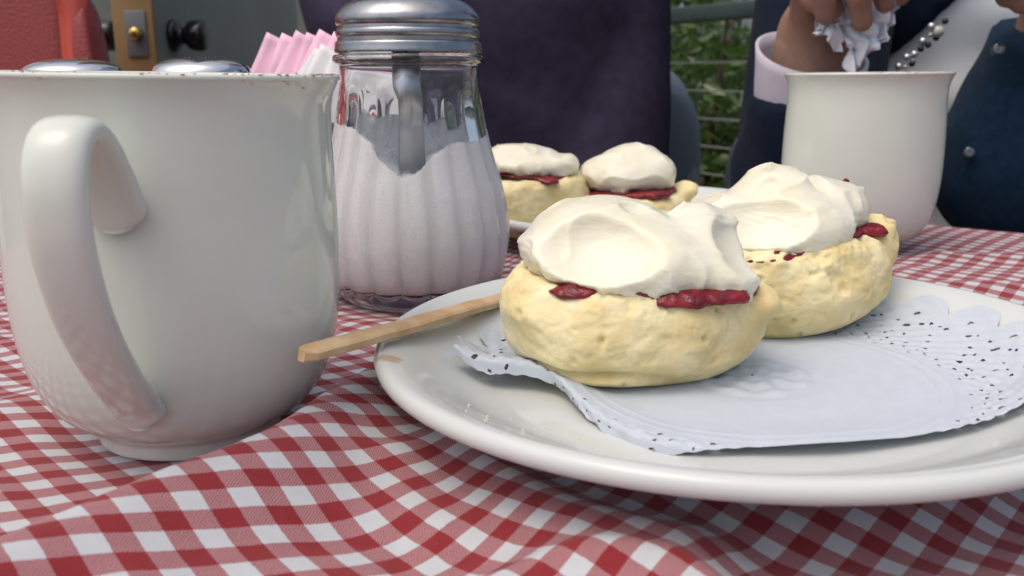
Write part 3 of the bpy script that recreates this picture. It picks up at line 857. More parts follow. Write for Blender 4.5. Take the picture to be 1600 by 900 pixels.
# ------------------------------------------------------------------ scones
def make_scone(label, loc, rot, rx, ry, h, blobs, carves, jam, seed, sub=7, kblob=.006, base_shrink=.70, flap=None, group='scone halves with jam and cream', crease=True, cream_noise=.0005, peaks=(), lift=0.0):
    t = thing('scone', label, 'scone', loc, rot, group)
    def bread(P):
        q = P / np.array((rx, ry, 1)); a = np.arctan2(q[..., 1], q[..., 0])
        zz = np.clip(P[..., 2] / h, -.2, 1.2)
        prof = base_shrink + (1 - base_shrink) * np.sqrt(np.clip(1 - (1 - np.clip(zz / .55, 0, 1)) ** 2, 0, 1)) - .09 * sstep(.6, 1.0, zz)
        prof = prof * (1 + .045 * np.sin(a * 2 + seed) + .03 * np.sin(a * 3 + seed * 2.1))
        d = (np.hypot(q[..., 0], q[..., 1]) - prof) * min(rx, ry)
        topz = h * (1 + .05 * np.sin(a + seed))
        d = smax(d, P[..., 2] - topz, .006)
        d = smax(d, -P[..., 2], .003)
        if flap is not None:
            d = smin(d, sd_ell(P, flap[0], flap[1]), .004)
        return d * .8
    def rough(V, D):
        z = V[:, 2] / h
        side = sstep(.03, .2, z)
        dsp = .0016 * fbm(V * np.array((60, 60, 95)), seed, 3, .45) * (.3 + .7 * side) + .0004 * np.minimum(fbm(V * np.array((300, 300, 420)), seed + 3, 4, .65), .25) * side
        if crease:
            a = np.arctan2(V[:, 1] / ry, V[:, 0] / rx)
            zc = .17 + .06 * np.sin(a * 3 + seed) + .03 * np.sin(a * 7)
            w = np.exp(-((z - zc) / .035) ** 2) * sstep(-.4, .3, np.sin(a * 1.0 + 4.3 + seed * .3))
            dsp = dsp - .0026 * w + .0010 * np.exp(-((z - zc + .1) / .06) ** 2) * side
        rag = np.exp(-((z - 1) / .10) ** 2)
        dsp = dsp + rag * .0012 * fbm(V * 330, seed + 8, 2)
        pores = np.clip(vnoise(V * 300, seed + 40) - .62, 0, 1) * .004
        n = V - np.array((0, 0, h * .5)); n /= np.linalg.norm(n, axis=1)[:, None]
        return V + n * (dsp - pores)[:, None]
    V, Fc = star(bread, (0, 0, h * .5), .06, sub, rough)
    obj('bread', mesh('bread', V, Fc), M['bread'], t)
    def jam_sdf(P):
        d = sd_ell(P, jam[0][0], jam[0][1])
        for c, r in jam[1:]:
            d = smin(d, sd_ell(P, c, r), .003)
        return d
    def jr(V, D):
        return V + D * (.0011 * fbm(V * 300, seed + 60, 4, .6))[:, None]
    V, Fc = star(jam_sdf, jam[0][0], .06, 6, jr)
    obj('jam', mesh('jam', V, Fc), M['jam'], t, (0, 0, lift * .6))
    def cream(P):
        d = sd_ell(P, *blobs[0])
        for c, r in blobs[1:]:
            d = smin(d, sd_ell(P, c, r), kblob)
        for c, r, k in carves:
            d = smax(d, -sd_ell(P, c, r), k)
        for a, b, r0, r1 in peaks:
            d = smin(d, sd_cone(P, a, b, r0, r1), .0045)
        return d
    def cr(V, D):
        rdg = 1 - np.abs(vnoise(V * np.array((85, 85, 130)), seed + 22)); f = .0011 * rdg ** 4 + .0006 * vnoise(V * 60, seed + 20) + .4 * cream_noise * fbm(V * 170, seed + 21, 3)
        st = .00007 * np.sin((V[:, 0] * .5 + V[:, 2]) * 2600 + 6 * vnoise(V * 90, seed + 30)) * sstep(.1, .5, vnoise(V * 60, seed + 31))
        edge = np.exp(-((V[:, 2] - V[:, 2].min() - .003) / .004) ** 2) * .0024 * fbm(V * 210, seed + 25, 3)
        return V + D * (f + st + edge)[:, None]
    V, Fc = star(cream, blobs[0][0], .06, sub, cr)
    V = (V - np.array((0, 0, h - lift))) * np.array((.93, .93, .89)) + np.array((0, 0, h - lift + lift * .9))
    obj('cream', mesh('cream', V, Fc), M['cream'], t)
    return t

z1 = float(plate1_top(.036, .25)) + .0014
make_scone('front scone half, nearest the camera, with thick cream over red jam', (.0322, .2448, z1), (R(2), R(1.5), 0), .0358, .0320, .0288,
    [((-.002, .000, .0325), (.0310, .027, .0120)), ((-.008, .003, .0370), (.0185, .018, .0110)), ((.0215, .002, .0345), (.0105, .016, .0120)), ((.0235, -.014, .0285), (.0105, .011, .0075)), ((-.001, -.017, .0300), (.022, .011, .0058))],
    [((-.0215, -.0360, .0455), (.0335, .0270, .0195), .0014), ((.0370, -.0250, .0470), (.0185, .0290, .0185), .0007), ((.0095, .000, .0530), (.0040, .025, .0080), .0025), ((.0005, -.0060, .0490), (.0060, .0052, .0045), .0006)],
    [((.002, -.002, .0268), (.0278, .0240, .0020)), ((.0190, -.0185, .0256), (.0095, .0085, .0017)), ((.0255, -.015, .0262), (.005, .0065, .0015)), ((.009, -.0250, .0245), (.006, .0030, .0011)), ((-.017, -.0205, .0256), (.006, .005, .0013)), ((.029, -.010, .0262), (.004, .006, .003))],
    1, 7, peaks=[((.0190, .002, .0440), (.0150, .000, .0470), .0030, .0006), ((.027, .004, .0400), (.0300, .003, .0420), .0030, .0008)], base_shrink=.64, lift=.0015, flap=((.0345, -.010, .0225), (.0050, .0080, .0045)))
z2 = float(plate1_top(.0935, .29)) + .0005
make_scone('second scone half on the front plate, rear right, with a tall swirl of cream', (.0905, .2920, z2), (R(2), R(-7), R(6)), .0365, .0310, .0290,
    [((-.003, .000, .0350), (.0310, .026, .0120)), ((.003, .004, .0415), (.0145, .015, .0125)), ((.019, .003, .0365), (.0120, .016, .0105)), ((.0275, .000, .0345), (.0065, .009, .0075)), ((-.019, -.002, .0355), (.0135, .015, .0090)), ((.004, -.014, .0325), (.0170, .012, .0085))],
    [((-.0200, -.0370, .0480), (.0310, .0280, .0200), .0012), ((-.0065, -.0085, .0520), (.0075, .0060, .0055), .0008), ((.0145, -.004, .0550), (.0040, .03, .0105), .0015), ((.0270, -.0330, .0490), (.0130, .0270, .0155), .0009)],
    [((.002, -.002, .0292), (.0265, .0215, .0022)), ((-.010, -.0225, .0278), (.0085, .0045, .0014)), ((.0295, -.010, .0285), (.0035, .005, .0022)), ((.0265, .004, .0425), (.0015, .0015, .0012))],
    4, 7, peaks=[((.001, .000, .0520), (-.0015, -.002, .0562), .0020, .0005), ((.0295, .0, .0385), (.0325, .0, .0405), .002, .0006)], flap=((.034, -.002, .0225), (.0060, .010, .0085)), base_shrink=.62, crease=False)
zb = .0008 + .0076
make_scone('left scone half on the back plate, just right of the glass dispenser', (.0085, .4970, zb + .0005), (R(3), R(2), 0), .0330, .0320, .0330,
    [((-.002, .0, .0385), (.028, .025, .0090)), ((-.008, .0, .0420), (.017, .017, .0075)), ((.018, -.004, .0385), (.0100, .014, .0080))],
    [((.018, .0, .0510), (.006, .03, .0065), .003), ((-.012, -.028, .0500), (.018, .014, .008), .002)],
    [((.0, .0, .0335), (.026, .024, .0018)), ((.010, -.024, .0320), (.005, .004, .0014))], 7, 6)
make_scone('right scone half on the back plate with dark jam showing under the cream', (.0665, .5000, zb + .0003), (R(3), R(-2), 0), .0365, .0330, .0230,
    [((-.002, .0, .0335), (.0270, .024, .0130)), ((.004, .003, .0400), (.0165, .015, .0110)), ((.016, -.002, .0340), (.0110, .015, .0110))],
    [((.0250, .0, .0520), (.0075, .03, .0095), .003), ((-.010, -.029, .0500), (.018, .014, .010), .002), ((.006, -.020, .0500), (.012, .010, .006), .002)],
    [((.0, -.001, .0235), (.0265, .0245, .0020)), ((.010, -.022, .0235), (.0100, .0050, .0017)), ((-.018, -.019, .0235), (.0060, .0050, .0013))], 12, 6, flap=((.033, .0, .0220), (.0060, .012, .0050)))

# ------------------------------------------------------------------ wooden stirring stick
A = at(471, 556, .1970); B = at(800, 463, .300)
L = np.linalg.norm(B - A)
prof = []
n = 40
V = []
for i in range(n):
    s_ = i / (n - 1)
    w = .0030 * math.sqrt(max(0.0, 1 - (1 - min(s_ / .03, 1)) ** 2)) if s_ < .03 else .0030
    w = max(w, .0010)
    for (a, b) in [(-1, -.6), (-.75, -1), (.75, -1), (1, -.6), (1, .6), (.75, 1), (-.75, 1), (-1, .6)]:
        V.append((s_ * L, a * w + .00015 * math.sin(i * .7), b * .0014 + .0001 * math.sin(i * .3)))
Fc = [(i * 8 + k, (i + 1) * 8 + k, (i + 1) * 8 + (k + 1) % 8, i * 8 + (k + 1) % 8) for i in range(n - 1) for k in range(8)]
Fc += [tuple(range(8)), tuple((n - 1) * 8 + k for k in range(8))[::-1]]
d = Vector(B - A).normalized()
side = d.cross(Vector((0, 0, 1))).normalized(); upv = side.cross(d)
roll = R(-8)
s2 = side * math.cos(roll) + upv * math.sin(roll); u2 = s2.cross(d)
rot = Matrix((d, -s2, u2)).transposed() if Matrix((d, -s2, u2)).determinant() > 0 else Matrix((d, s2, u2)).transposed()
st = obj('stirring_stick', mesh('stirring_stick', V, Fc, False), M['wood'], None, A, rot.to_euler())
tag(st, 'flat wooden stirring stick lying across the left rim of the front plate', 'stick')

# ------------------------------------------------------------------ chairs
rc_t = thing('red_chair', 'red moulded plastic chair with pebbled back panels at the far left', 'chair', (-.66, .98, Zf), (0, 0, R(0)))
def rounded_slab(w, h, th, bow, rr, rec=None, nx=90, nz=90):
    """back panel: a bowed slab with rounded corners and an optional recessed arch field"""
    x = np.linspace(-1, 1, nx); z = np.linspace(-1, 1, nz)
    A, B = np.meshgrid(x, z, indexing='ij')
    k = np.maximum(np.abs(A), np.abs(B)); l = (np.abs(A) ** rr + np.abs(B) ** rr) ** (1 / rr)
    s = np.where(l > 0, k / np.maximum(l, 1e-9), 1)
    X = A * s * w / 2; Zz = B * s * h / 2
    edge = 1 - np.clip(k, 0, 1) ** 8
    yf = -th / 2 * np.sqrt(np.clip(edge, 0, 1)); yb = th / 2 * np.sqrt(np.clip(edge, 0, 1))
    b = bow * (X / (w / 2)) ** 2
    if rec is not None: yf = yf + rec(X, Zz)
    Fq = grid_faces(nx, nz)
    V = np.vstack([np.stack([X, yf + b * -1, Zz], -1).reshape(-1, 3), np.stack([X, yb + b * -1, Zz], -1).reshape(-1, 3)])
    return V, np.vstack([Fq, Fq[:, ::-1] + nx * nz])
cxs = [.158, .0, -.158]
def rec(X, Z):
    d = 0
    for c in cxs:
        q = np.maximum(np.abs(X - c) / .052, np.where(Z > .0, np.hypot(X - c, np.maximum(Z - .08, 0)) / .052, np.abs(X - c) / .052))
        d = np.maximum(d, (1 - sstep(.82, 1.05, q)) * sstep(-.20, -.17, Z))
    return .009 * d
V, Fc = rounded_slab(.46, .46, .034, .03, 5, rec)
obj('backrest', mesh('backrest', V, Fc), M['redplastic'], rc_t, (.0, -.02, .80), (R(-6), 0, 0))
for c in cxs:
    V, Fc = rounded_slab(.086, .30, .006, .0, 4, None, 24, 30)
    obj('pebbled_panel', mesh('pebbled_panel', V, Fc), M['redpebble'], rc_t, (c, -.029 - .03 * (c / .23) ** 2, .835), (R(-6), 0, 0))
V, Fc = rounded_slab(.028, .36, .045, .0, 3, None, 20, 40)
for sx in (-1, 1):
    obj('side_rim', mesh('side_rim', V, Fc), M['redpebble'], rc_t, (sx * .2335, -.045, .735), (R(-6), R(sx * -4), 0))
V, Fc = rounded_slab(.46, .44, .04, .0, 5, None, 40, 40)
obj('seat', mesh('seat', V, Fc), M['redplastic'], rc_t, (0, .22, .44), (R(90), 0, 0))
for sx in (-1, 1):
    for y in (.02, .40):
        V, Fc = tube([(sx * .21, y, 0), (sx * .19, y + (.02 if y < .1 else -.02), .43)], .011, 10)
        obj('leg', mesh('leg', V, Fc), M['chrome'], rc_t)

bc = thing('plastic_chair', 'blue-grey plastic chair behind the person in purple, its rounded back showing', 'chair', (.022, 1.20, Zf), (0, 0, R(-4)))
V, Fc = rounded_slab(.50, .52, .035, -.05, 5.5)
obj('backrest', mesh('backrest', V, Fc), M['bluechair'], bc, (0, .11, .575), (R(7), 0, 0))
V, Fc = tube(catmull([(-.225, .10, .36), (-.232, .13, .60), (-.222, .155, .76), (-.19, .17, .826), (-.10, .185, .838), (.10, .185, .838), (.19, .17, .826), (.222, .155, .76), (.232, .13, .60), (.225, .10, .36)], 8), .017, 12)
obj('rim', mesh('rim', V, Fc), M['bluechair'], bc)
V, Fc = rounded_slab(.46, .46, .04, .0, 5, None, 40, 40)
obj('seat', mesh('seat', V, Fc), M['bluechair'], bc, (0, -.12, .43), (R(90), 0, 0))
for sx in (-1, 1):
    for y in (-.30, .10):
        V, Fc = tube([(sx * .22, y, 0), (sx * .19, y + (.03 if y < 0 else -.03), .42)], [.014, .02], 10)
        obj('leg', mesh('leg', V, Fc), M['bluechair'], bc)

# ------------------------------------------------------------------ people
def union(P, prims, k):
    d = None
    for (a, b, ra_, rb_) in prims:
        q = sd_cone(P, a, b, ra_, rb_)
        d = q if d is None else smin(d, q, k)
    return d
def bounds(prims, pad):
    pts = np.array([p for a, b, _, _ in prims for p in (a, b)]); r = max(max(x[2], x[3]) for x in prims)
    return pts.min(0) - r - pad, pts.max(0) + r + pad
def hand_prims(fingers, wrist, knuckles, thumb):
    pr = []
    for kn in knuckles:
        pr.append((wrist, kn, .021, .0115))
    for ch, r in fingers:
        for i in range(len(ch) - 1):
            pr.append((ch[i], ch[i + 1], r * (1 - .09 * i), r * (1 - .09 * (i + 1))))
    for i in range(len(thumb) - 1):
        pr.append((thumb[i], thumb[i + 1], .0125 - .0017 * i, .0110 - .0017 * i))
    return pr
def hand_mesh(forearm, hp, h=.0024):
    def f(P):
        d = union(P, hp, .0035)
        return smin(d, sd_cone(P, *forearm), .012)
    lo, hi = bounds(hp + [forearm], .01)
    return surfnets(f, lo, hi, h)
def lap_hand(w, d, up):
    d = np.array(d, float); d /= np.linalg.norm(d); up = np.array(up, float); s = np.cross(d, up); s /= np.linalg.norm(s)
    w = np.array(w, float)
    kn = [w + d * .088 + s * o for o in (-.030, -.010, .010, .028)]
    fl = [.040, .045, .042, .033]
    fin = []
    for k, l in zip(kn, fl):
        a = k + d * l - up * .006; b = a + d * l * .55 - up * .016; c = b + d * l * .35 - up * .018
        fin.append(([k, a, b, c], .0088))
    th = [w + d * .025 - s * .022, w + d * .055 - s * .042, w + d * .085 - s * .045]
    return hand_prims(fin, w, kn, th)

def head_mesh(c, face):
    """simple shaped head: skull, jaw, nose, brow, lips, ears; looking along face (horizontal unit vector)"""
    c = np.array(c, float); f = np.array((face[0], face[1], 0.0)); s = np.array((f[1], -f[0], 0)); u = np.array((0, 0, 1.0))
    def p(x, y, z): return c + s * x + f * y + u * z
    def sdf(P):
        Q = P - c
        L = np.stack([Q @ s, Q @ f, Q @ u], -1)
        d = sd_ell(L, (0, -.012, .03), (.074, .092, .088))
        d = smin(d, sd_ell(L, (0, .022, -.045), (.052, .058, .062)), .03)
        d = smin(d, sd_cone(L, (0, .084, .018), (0, .106, -.014), .007, .012), .010)
        d = smin(d, sd_cone(L, (-.035, .074, .030), (.035, .074, .030), .010, .010), .012)
        d = smin(d, sd_cone(L, (-.018, .078, -.046), (.018, .078, -.046), .008, .008), .006)
        d = smax(d, -sd_cone(L, (-.02, .092, -.0475), (.02, .092, -.0475), .0022, .0022), .003)
        for sx in (-1, 1):
            d = smax(d, -sd_ell(L, (sx * .031, .094, .008), (.015, .012, .010)), .006)
            d = smin(d, sd_ell(L, (sx * .031, .072, .008), (.0125, .0125, .0125)), .003)
            d = smin(d, sd_ell(L, (sx * .076, -.008, .0), (.008, .018, .030)), .006)
        d = smin(d, sd_cone(L, (0, -.02, -.06), (0, -.045, -.19), .052, .056), .02)
        return d
    return surfnets(sdf, c - .24, c + .16, .005)
def merge(*parts):
    Vs, Fs, o = [], [], 0
    for v, f in parts:
        Vs.append(v); Fs.append(f + o); o += len(v)
    return np.vstack(Vs), np.vstack(Fs)
def hair_mesh(c, face):
    c = np.array(c, float); f = np.array((face[0], face[1], 0.0)); s = np.array((f[1], -f[0], 0)); u = np.array((0, 0, 1.0))
    def sdf(P):
        Q = P - c; L = np.stack([Q @ s, Q @ f, Q @ u], -1)
        d = sd_ell(L, (0, -.022, .035), (.088, .100, .100)) + .006 * fbm(P * 30, 5, 2)
        d = smin(d, sd_ell(L, (0, -.055, -.03), (.080, .060, .075)), .03)
        return smax(d, -sd_ell(L, (0, .12, -.045), (.085, .115, .105)), .012)
    return surfnets(sdf, c - .2, c + .2, .006)

# --- the person in the purple jumper, across the table
def person(label, loc, face, head, torso, arms, legs, hands, top_name, top_mat, infl, wrinkle, seed):
    base = np.array(loc, float)
    t = thing('person', label, 'person', loc)
    fore = [(a[1], a[2], .040, .030) for a in arms]
    body_pr = torso + [(a[0], a[1], .050, .042) for a in arms] + fore + legs
    lo, hi = bounds(body_pr, .03)
    Vb = surfnets(lambda P: union(P, body_pr, .03) + .004, lo, hi, .012)
    parts = [Vb, head_mesh(head, face)] + hands
    V, Fc = merge(*parts)
    obj('body', mesh('body', V - base, Fc), M['skin'], t)
    V, Fc = hair_mesh(head, face)
    obj('hair', mesh('hair', V - base, Fc), M['hair'], t)
    return t
hx, hy = -.035, 1.06
tor1 = [((hx, hy + .06, -.32), (hx, hy + .05, -.20), .150, .150), ((hx - .06, hy + .04, -.20), (hx - .065, hy, .16), .110, .118), ((hx + .06, hy + .04, -.20), (hx + .065, hy, .16), .110, .118),
        ((hx - .12, hy + .02, .33), (hx + .12, hy + .02, .33), .065, .065), ((hx, hy, .20), (hx, hy + .01, .36), .125, .075)]
el_r = (.104, 1.010, -.035); el_l = (-.166, 1.02, -.05)
arms1 = [((.098, 1.07, .31), el_r, (.02, .910, -.15)), ((-.160, 1.07, .31), el_l, (-.09, .910, -.15))]
legs1 = [((hx + .09, hy + .04, -.30), (hx + .12, .72, -.245), .085, .062), ((hx - .09, hy + .04, -.30), (hx - .12, .72, -.245), .085, .062),
         ((hx + .12, .72, -.245), (hx + .12, .74, -.66), .060, .045), ((hx - .12, .72, -.245), (hx - .12, .74, -.66), .060, .045)]
hp1 = lap_hand((.02, .910, -.15), (-.75, -.4, -.35), (0, -.3, 1)); hp2 = lap_hand((-.09, .910, -.15), (.75, -.4, -.4), (0, -.3, 1))
p1 = person('person in a dark purple jumper sitting across the table, head out of frame', (hx, hy, Zf), (0, -1), (hx, hy - .03, .60), tor1, arms1, legs1,
            [hand_mesh((arms1[0][1], arms1[0][2], .038, .025), hp1, .0035), hand_mesh((arms1[1][1], arms1[1][2], .038, .025), hp2, .0035)], 'jumper', M['purple'], .02, 1, 1)
slv = [(a[0], a[1], .068, .060) for a in arms1] + [(a[1], a[2], .060, .042) for a in arms1]
jp = tor1 + slv
def jump(P):
    d = union(P, tor1, .05)
    for s_ in slv:
        d = smin(d, sd_cone(P, *s_), .008)
    d = d - .012
    d = d + .011 * np.sin(P[..., 2] * 62 + 3.2 * vnoise(P * 8, 3) + P[..., 0] * 24) * sstep(-.1, .4, vnoise(P * 7, 9)) * (.4 + .6 * np.exp(-((P[..., 2] - .02) / .12) ** 2)) + .004 * vnoise(P * 16, 4)
    d = smax(d, -P[..., 2] - .30, .01)
    return smax(d, P[..., 2] - .385, .01)
lo, hi = bounds(jp, .04)
V, Fc = surfnets(jump, lo, hi, .007)
base1 = np.array((hx, hy, Zf))
obj('jumper', mesh('jumper', V - base1, Fc), M['purple'], p1)
lo, hi = bounds(legs1, .04)
V, Fc = surfnets(lambda P: np.minimum(union(P, legs1, .03), sd_cone(P, (hx, hy + .06, -.31), (hx, hy + .05, -.26), .150, .150)) - .010, lo - .1, hi + .12, .012)
obj('trousers', mesh('trousers', V - base1, Fc), M['trousers'], p1)
for s_ in (-1, 1):
    V, Fc = surfnets(lambda P: smax(smin(sd_cone(P, (hx + s_ * .12, .76, -.69), (hx + s_ * .125, .60, -.705), .042, .036), sd_cone(P, (hx + s_ * .12, .75, -.69), (hx + s_ * .12, .745, -.62), .044, .05), .02), -(P[..., 2] + .739), .004), (hx + s_ * .12 - .09, .50, -.76), (hx + s_ * .12 + .09, .86, -.54), .008)
    obj('shoe', mesh('shoe', V - base1, Fc), M['black'], p1)

# --- the person at the right: jacket, white shirt, raised hand with a tissue
gx, gy = .500, .930
tor2 = [((gx, gy + .08, -.32), (gx, gy + .06, -.20), .150, .145), ((gx - .07, gy + .04, -.20), (gx - .085, gy, .16), .110, .115), ((gx + .07, gy + .04, -.20), (gx + .085, gy, .16), .110, .115),
        ((gx - .14, gy + .02, .33), (gx + .14, gy + .02, .33), .062, .062), ((gx, gy, .20), (gx, gy + .01, .36), .115, .07)]
el2 = at(1245, 330, .690); wr2 = at(1268, 62, .668)
elL = at(1590, 262, .690); wrL = at(1668, 10, .655)
sh2 = (gx - .18, gy + .0, .30); shL = (gx + .19, gy, .30)
arms2 = [(sh2, tuple(el2), tuple(wr2)), (shL, tuple(elL), tuple(wrL))]
legs2 = [((gx + .09, gy + .06, -.30), (gx + .06, .70, -.245), .085, .062), ((gx - .09, gy + .06, -.30), (gx - .10, .70, -.245), .085, .062),
         ((gx + .06, .70, -.245), (gx + .06, .72, -.66), .060, .045), ((gx - .10, .70, -.245), (gx - .10, .72, -.66), .060, .045)]
kn = [at(1304, -78, .640), at(1333, -88, .636), at(1362, -84, .640), at(1384, -72, .648)]
fing = [([kn[0], at(1298, -52, .606), at(1290, -12, .598), at(1290, 24, .606)], .0088), ([kn[1], at(1338, -56, .600), at(1342, -8, .592), at(1347, 34, .600)], .0092),
        ([kn[2], at(1372, -56, .604), at(1378, -18, .598), at(1383, 6, .604)], .0086), ([kn[3], at(1398, -50, .620), at(1405, -22, .616), at(1408, -4, .620)], .0076)]
thumb = [at(1262, 30, .652), at(1262, -18, .628), at(1276, -4, .612), at(1300, 14, .612)]
hpR = hand_prims(fing, tuple(wr2 + np.array((.004, 0, .012))), kn, thumb)
knL = [at(1590, -92, .632), at(1612, -100, .636), at(1636, -98, .642), at(1656, -88, .650)]
fingL = [([knL[0], at(1572, -68, .606), at(1562, -32, .602), at(1572, -4, .608)], .0088), ([knL[1], at(1598, -74, .602), at(1590, -30, .596), at(1596, 6, .602)], .0092),
         ([knL[2], at(1626, -72, .606), at(1620, -28, .600), at(1624, 4, .606)], .0088), ([knL[3], at(1652, -62, .616), at(1650, -28, .612), at(1652, -4, .616)], .0078)]
thumbL = [wrL + np.array((-.012, -.01, .02)), at(1622, -40, .632), at(1596, -50, .618), at(1578, -40, .612)]
hpL = hand_prims(fingL, tuple(wrL), knL, thumbL)
p2 = person('person in a navy jacket and white shirt at the right, raised hand holding a tissue', (gx, gy, Zf), (-.35, -.94), (gx - .01, gy - .04, .60), tor2, arms2, legs2,
            [hand_mesh((tuple(el2 * .45 + wr2 * .55), tuple(wr2), .033, .0245), hpR), hand_mesh((tuple(elL * .45 + wrL * .55), tuple(wrL), .034, .0265), hpL)], 'shirt', M['shirt'], .01, 1, 2)
base2 = np.array((gx, gy, Zf))
def shirt(P):
    d = union(P, tor2, .05) - .010
    d = d + .003 * np.sin(P[..., 2] * 75 + P[..., 0] * 30 + 3 * vnoise(P * 9, 5))
    return smax(smax(d, P[..., 2] - .37, .01), -P[..., 2] - .28, .01)
lo, hi = bounds(tor2, .04)
V, Fc = surfnets(shirt, lo, hi, .008)
obj('shirt', mesh('shirt', V - base2, Fc), M['shirt'], p2)
# jacket: a thicker torso shell, open at the front along a slanted lapel line
lap_a, lap_b = at(1502, 0, .79), at(1402, 112, .785)
ldir = (lap_b - lap_a)[[0, 2]]; lnrm = np.array((-ldir[1], ldir[0])); lnrm /= np.linalg.norm(lnrm)
if lnrm[0] < 0: lnrm = -lnrm                                  # points to the shirt side
def jacket(P):
    d = union(P, tor2, .05) - .024 + .004 * vnoise(P * 12, 8)
    for (a, b, c) in arms2[:1]:
        d = smin(d, sd_cone(P, a, b, .066, .052), .02)
    sidev = (P[..., 0] - lap_a[0]) * lnrm[0] + (P[..., 2] - lap_a[2]) * lnrm[1]
    gap = smax(-(sidev), P[..., 1] - gy, .004)                # open wedge: shirt side and in front
    gap = smax(gap, P[..., 0] - (gx + .19), .004)
    d = smax(d, -gap, .006)
    return smax(smax(d, P[..., 2] - .365, .01), -P[..., 2] - .33, .01)
lo, hi = bounds(tor2 + [(a[0], a[1], .066, .052) for a in arms2], .05)
V, Fc = surfnets(jacket, lo, hi, .007)
jk = obj('jacket', mesh('jacket', V - base2, Fc), M['darknavy'], p2)
def tub(P, a, b, ra_, rb_, seed):
    return sd_cone(P, a, b, ra_, rb_) + .0035 * vnoise(P * 34, seed)
# right sleeve ends in an open lilac cuff
ax = (wr2 - el2) / np.linalg.norm(wr2 - el2)
cut = el2 + (wr2 - el2) * .70
def slvR(P):
    d = smin(tub(P, el2, wr2, .048, .042, 2), tub(P, sh2, el2, .066, .050, 3), .02)
    d = smax(d, (P - cut) @ ax, .004)
    return d
lo, hi = bounds([(sh2, el2, .07, .07), (el2, wr2, .06, .06)], .03)
V, Fc = surfnets(slvR, lo, hi, .006)
obj('sleeve', mesh('sleeve', V - base2, Fc), M['darknavy'], p2)
def ring_tube(c0, c1, axis, r0, r1, th, tilt, seg=48, n=8, ell=(1, 1)):
    axis = np.array(axis); s = np.cross(axis, (0, 1, 0)); s /= np.linalg.norm(s); u = np.cross(s, axis)
    prof = [(f, 1) for f in np.linspace(0, 1, n)] + [(f, 0) for f in np.linspace(1, 0, n)]
    rows = []
    for k in range(seg):
        a = 2 * math.pi * k / seg; row = []
        for f, o in prof:
            r = (r0 + (r1 - r0) * f) - (0 if o else th) + .0008 * math.sin(3 * a + f * 4)
            c = c0 + (c1 - c0) * f
            row.append(c + r * (math.cos(a) * s * ell[0] + math.sin(a) * u * ell[1]) + axis * f * (tilt[0] * math.cos(a) + tilt[1] * math.sin(a)))
        rows.append(row)
    return np.array(rows).reshape(-1, 3), grid_faces(seg, 2 * n, True)
V, Fc = ring_tube(cut - ax * .02, cut + ax * .030, ax, .036, .0400, .0025, (.004, .010))
obj('cuff', mesh('cuff', V - base2, Fc), M['cuff'], p2)
# left sleeve, navy, with glossy buttons
cutL = elL + (wrL - elL) * .86; axL = (wrL - elL) / np.linalg.norm(wrL - elL)
def slvL(P):
    d = smin(tub(P, elL, wrL, .0555, .045, 5), tub(P, shL, elL, .066, .056, 6), .03)
    return smax(d, (P - cutL) @ axL, .006)
lo, hi = bounds([(shL, elL, .07, .07), (elL, wrL, .06, .06)], .03)
V, Fc = surfnets(slvL, lo, hi, .006)
sl = obj('sleeve', mesh('sleeve', V - base2, Fc), M['navy'], p2)
V, Fc = lathe(catmull([(0, .0024), (.0018, .0026), (.0038, .0022), (.0042, .0008), (.004, -.002), (0, -.002)], 3), 24)
for px, py, Y in ((1514, 239, .652), (1560, 78, .635)):
    q = at(px, py, Y)
    obj('button', mesh('button', V, Fc), M['button'], sl, q - base2, (R(78), 0, R(-22)))
lo, hi = bounds(legs2, .04)
V, Fc = surfnets(lambda P: np.minimum(union(P, legs2, .03), sd_cone(P, (gx, gy + .08, -.31), (gx, gy + .06, -.26), .150, .145)) - .010, lo - .1, hi + .12, .012)
obj('trousers', mesh('trousers', V - base2, Fc), M['trousers'], p2)
for xx in (gx + .06, gx - .10):
    V, Fc = surfnets(lambda P: smax(smin(sd_cone(P, (xx, .74, -.69), (xx, .58, -.705), .042, .036), sd_cone(P, (xx, .73, -.69), (xx, .725, -.62), .044, .05), .02), -(P[..., 2] + .739), .004), (xx - .09, .48, -.76), (xx + .09, .84, -.54), .008)
    obj('shoe', mesh('shoe', V - base2, Fc), M['black'], p2)
# chair for the second person
c2 = thing('plastic_chair', 'blue-grey plastic chair under the person in the navy jacket', 'chair', (gx, gy + .06, Zf), (0, 0, R(4)))
V, Fc = rounded_slab(.34, .30, .035, -.05, 5.5, None, 40, 40)
obj('backrest', mesh('backrest', V, Fc), M['bluechair'], c2, (0, .27, .62), (R(7), 0, 0))
V, Fc = rounded_slab(.46, .46, .04, .0, 5, None, 40, 40)
obj('seat', mesh('seat', V, Fc), M['bluechair'], c2, (0, .02, .24), (R(90), 0, 0))
for sx in (-1, 1):
    for y in (-.16, .24):
        V, Fc = tube([(sx * .22, y, 0), (sx * .19, y, .23)], [.014, .02], 10)
        obj('leg', mesh('leg', V, Fc), M['bluechair'], c2)

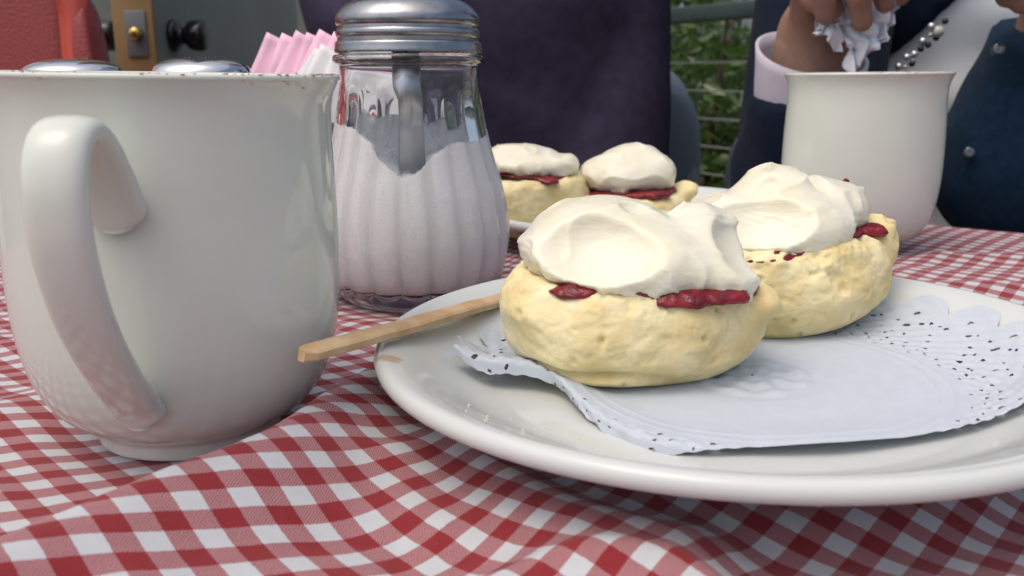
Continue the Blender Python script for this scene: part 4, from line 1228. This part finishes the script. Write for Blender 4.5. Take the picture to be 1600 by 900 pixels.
# necklace of small metal beads along the lapel
nk = thing('bead_necklace', 'string of silver and dark beads hanging along the jacket lapel', 'necklace', at(1402, 118, .76))
D, If = ico(3)
bme = mesh('bead', D, If)
nb = 17
n0 = np.array(at(1402, 118, .76)); n1 = at(1470, 38, .755)
prevm = {}
for i in range(nb):
    f = i / (nb - 1)
    q = n0 + (n1 - n0) * f + np.array((.004 * math.sin(i * 2.1), 0, .0035 * math.cos(i * 2.7)))
    mm = M['palebead'] if i == nb - 2 else (M['black'] if i % 3 == 1 else M['bead'])
    if mm.name not in prevm:
        m2 = bme.copy(); m2.materials.append(mm); prevm[mm.name] = m2
    b = obj('bead', prevm[mm.name], None, nk, q - n0)
    s_ = .0048 if i == nb - 2 else (.0020 + .0012 * ((i * 7) % 3) / 2)
    b.scale = (s_, s_, s_)

# crumpled tissue in the raised hand
nu, nv = 46, 46
A_, B_ = np.meshgrid(np.linspace(0, 1, nu), np.linspace(0, 1, nv), indexing='ij')
def patch(c00, c10, c01, c11, Y, amp, seed):
    p = [at(*c, Y) for c in (c00, c10, c01, c11)]
    S = ((1 - A_) * (1 - B_))[..., None] * p[0] + (A_ * (1 - B_))[..., None] * p[1] + ((1 - A_) * B_)[..., None] * p[2] + (A_ * B_)[..., None] * p[3]
    pl = np.abs(np.sin(A_ * 9 + 2.5 * vnoise(np.stack([A_ * 3, B_ * 3, A_ * 0], -1), seed)))
    cr = np.abs(vnoise(np.stack([A_ * 5, B_ * 5, A_ * 0 + 3], -1), seed + 1))
    S[..., 1] += -amp * pl * (.3 + B_) + amp * .9 * cr
    S[..., 0] += .35 * amp * vnoise(np.stack([A_ * 6, B_ * 6, A_ * 0 + 7], -1), seed + 2); S[..., 2] += .45 * amp * vnoise(np.stack([A_ * 6, B_ * 6, A_ * 0 + 9], -1), seed + 3)
    return S.reshape(-1, 3), grid_faces(nu, nv)
tp = [patch((1296, -20), (1345, -10), (1268, 44), (1306, 76), .622, .011, 1), patch((1318, 0), (1400, -10), (1316, 114), (1372, 78), .622, .012, 5), patch((1300, -10), (1396, -20), (1312, 60), (1394, 34), .632, .010, 9)]
V, Fc = merge(*tp)
b0 = at(1330, 50, .622)
ts = obj('tissue', mesh('tissue', V - b0, Fc), M['tissue'], None, b0)
sm = ts.modifiers.new('thickness', 'SOLIDIFY'); sm.thickness = .0005
tag(ts, 'crumpled white paper tissue held in the raised hand', 'tissue')

# ------------------------------------------------------------------ lift everything from table level to world level
for o in scene.objects:
    if o.parent is None:
        o.location.z += TABLE
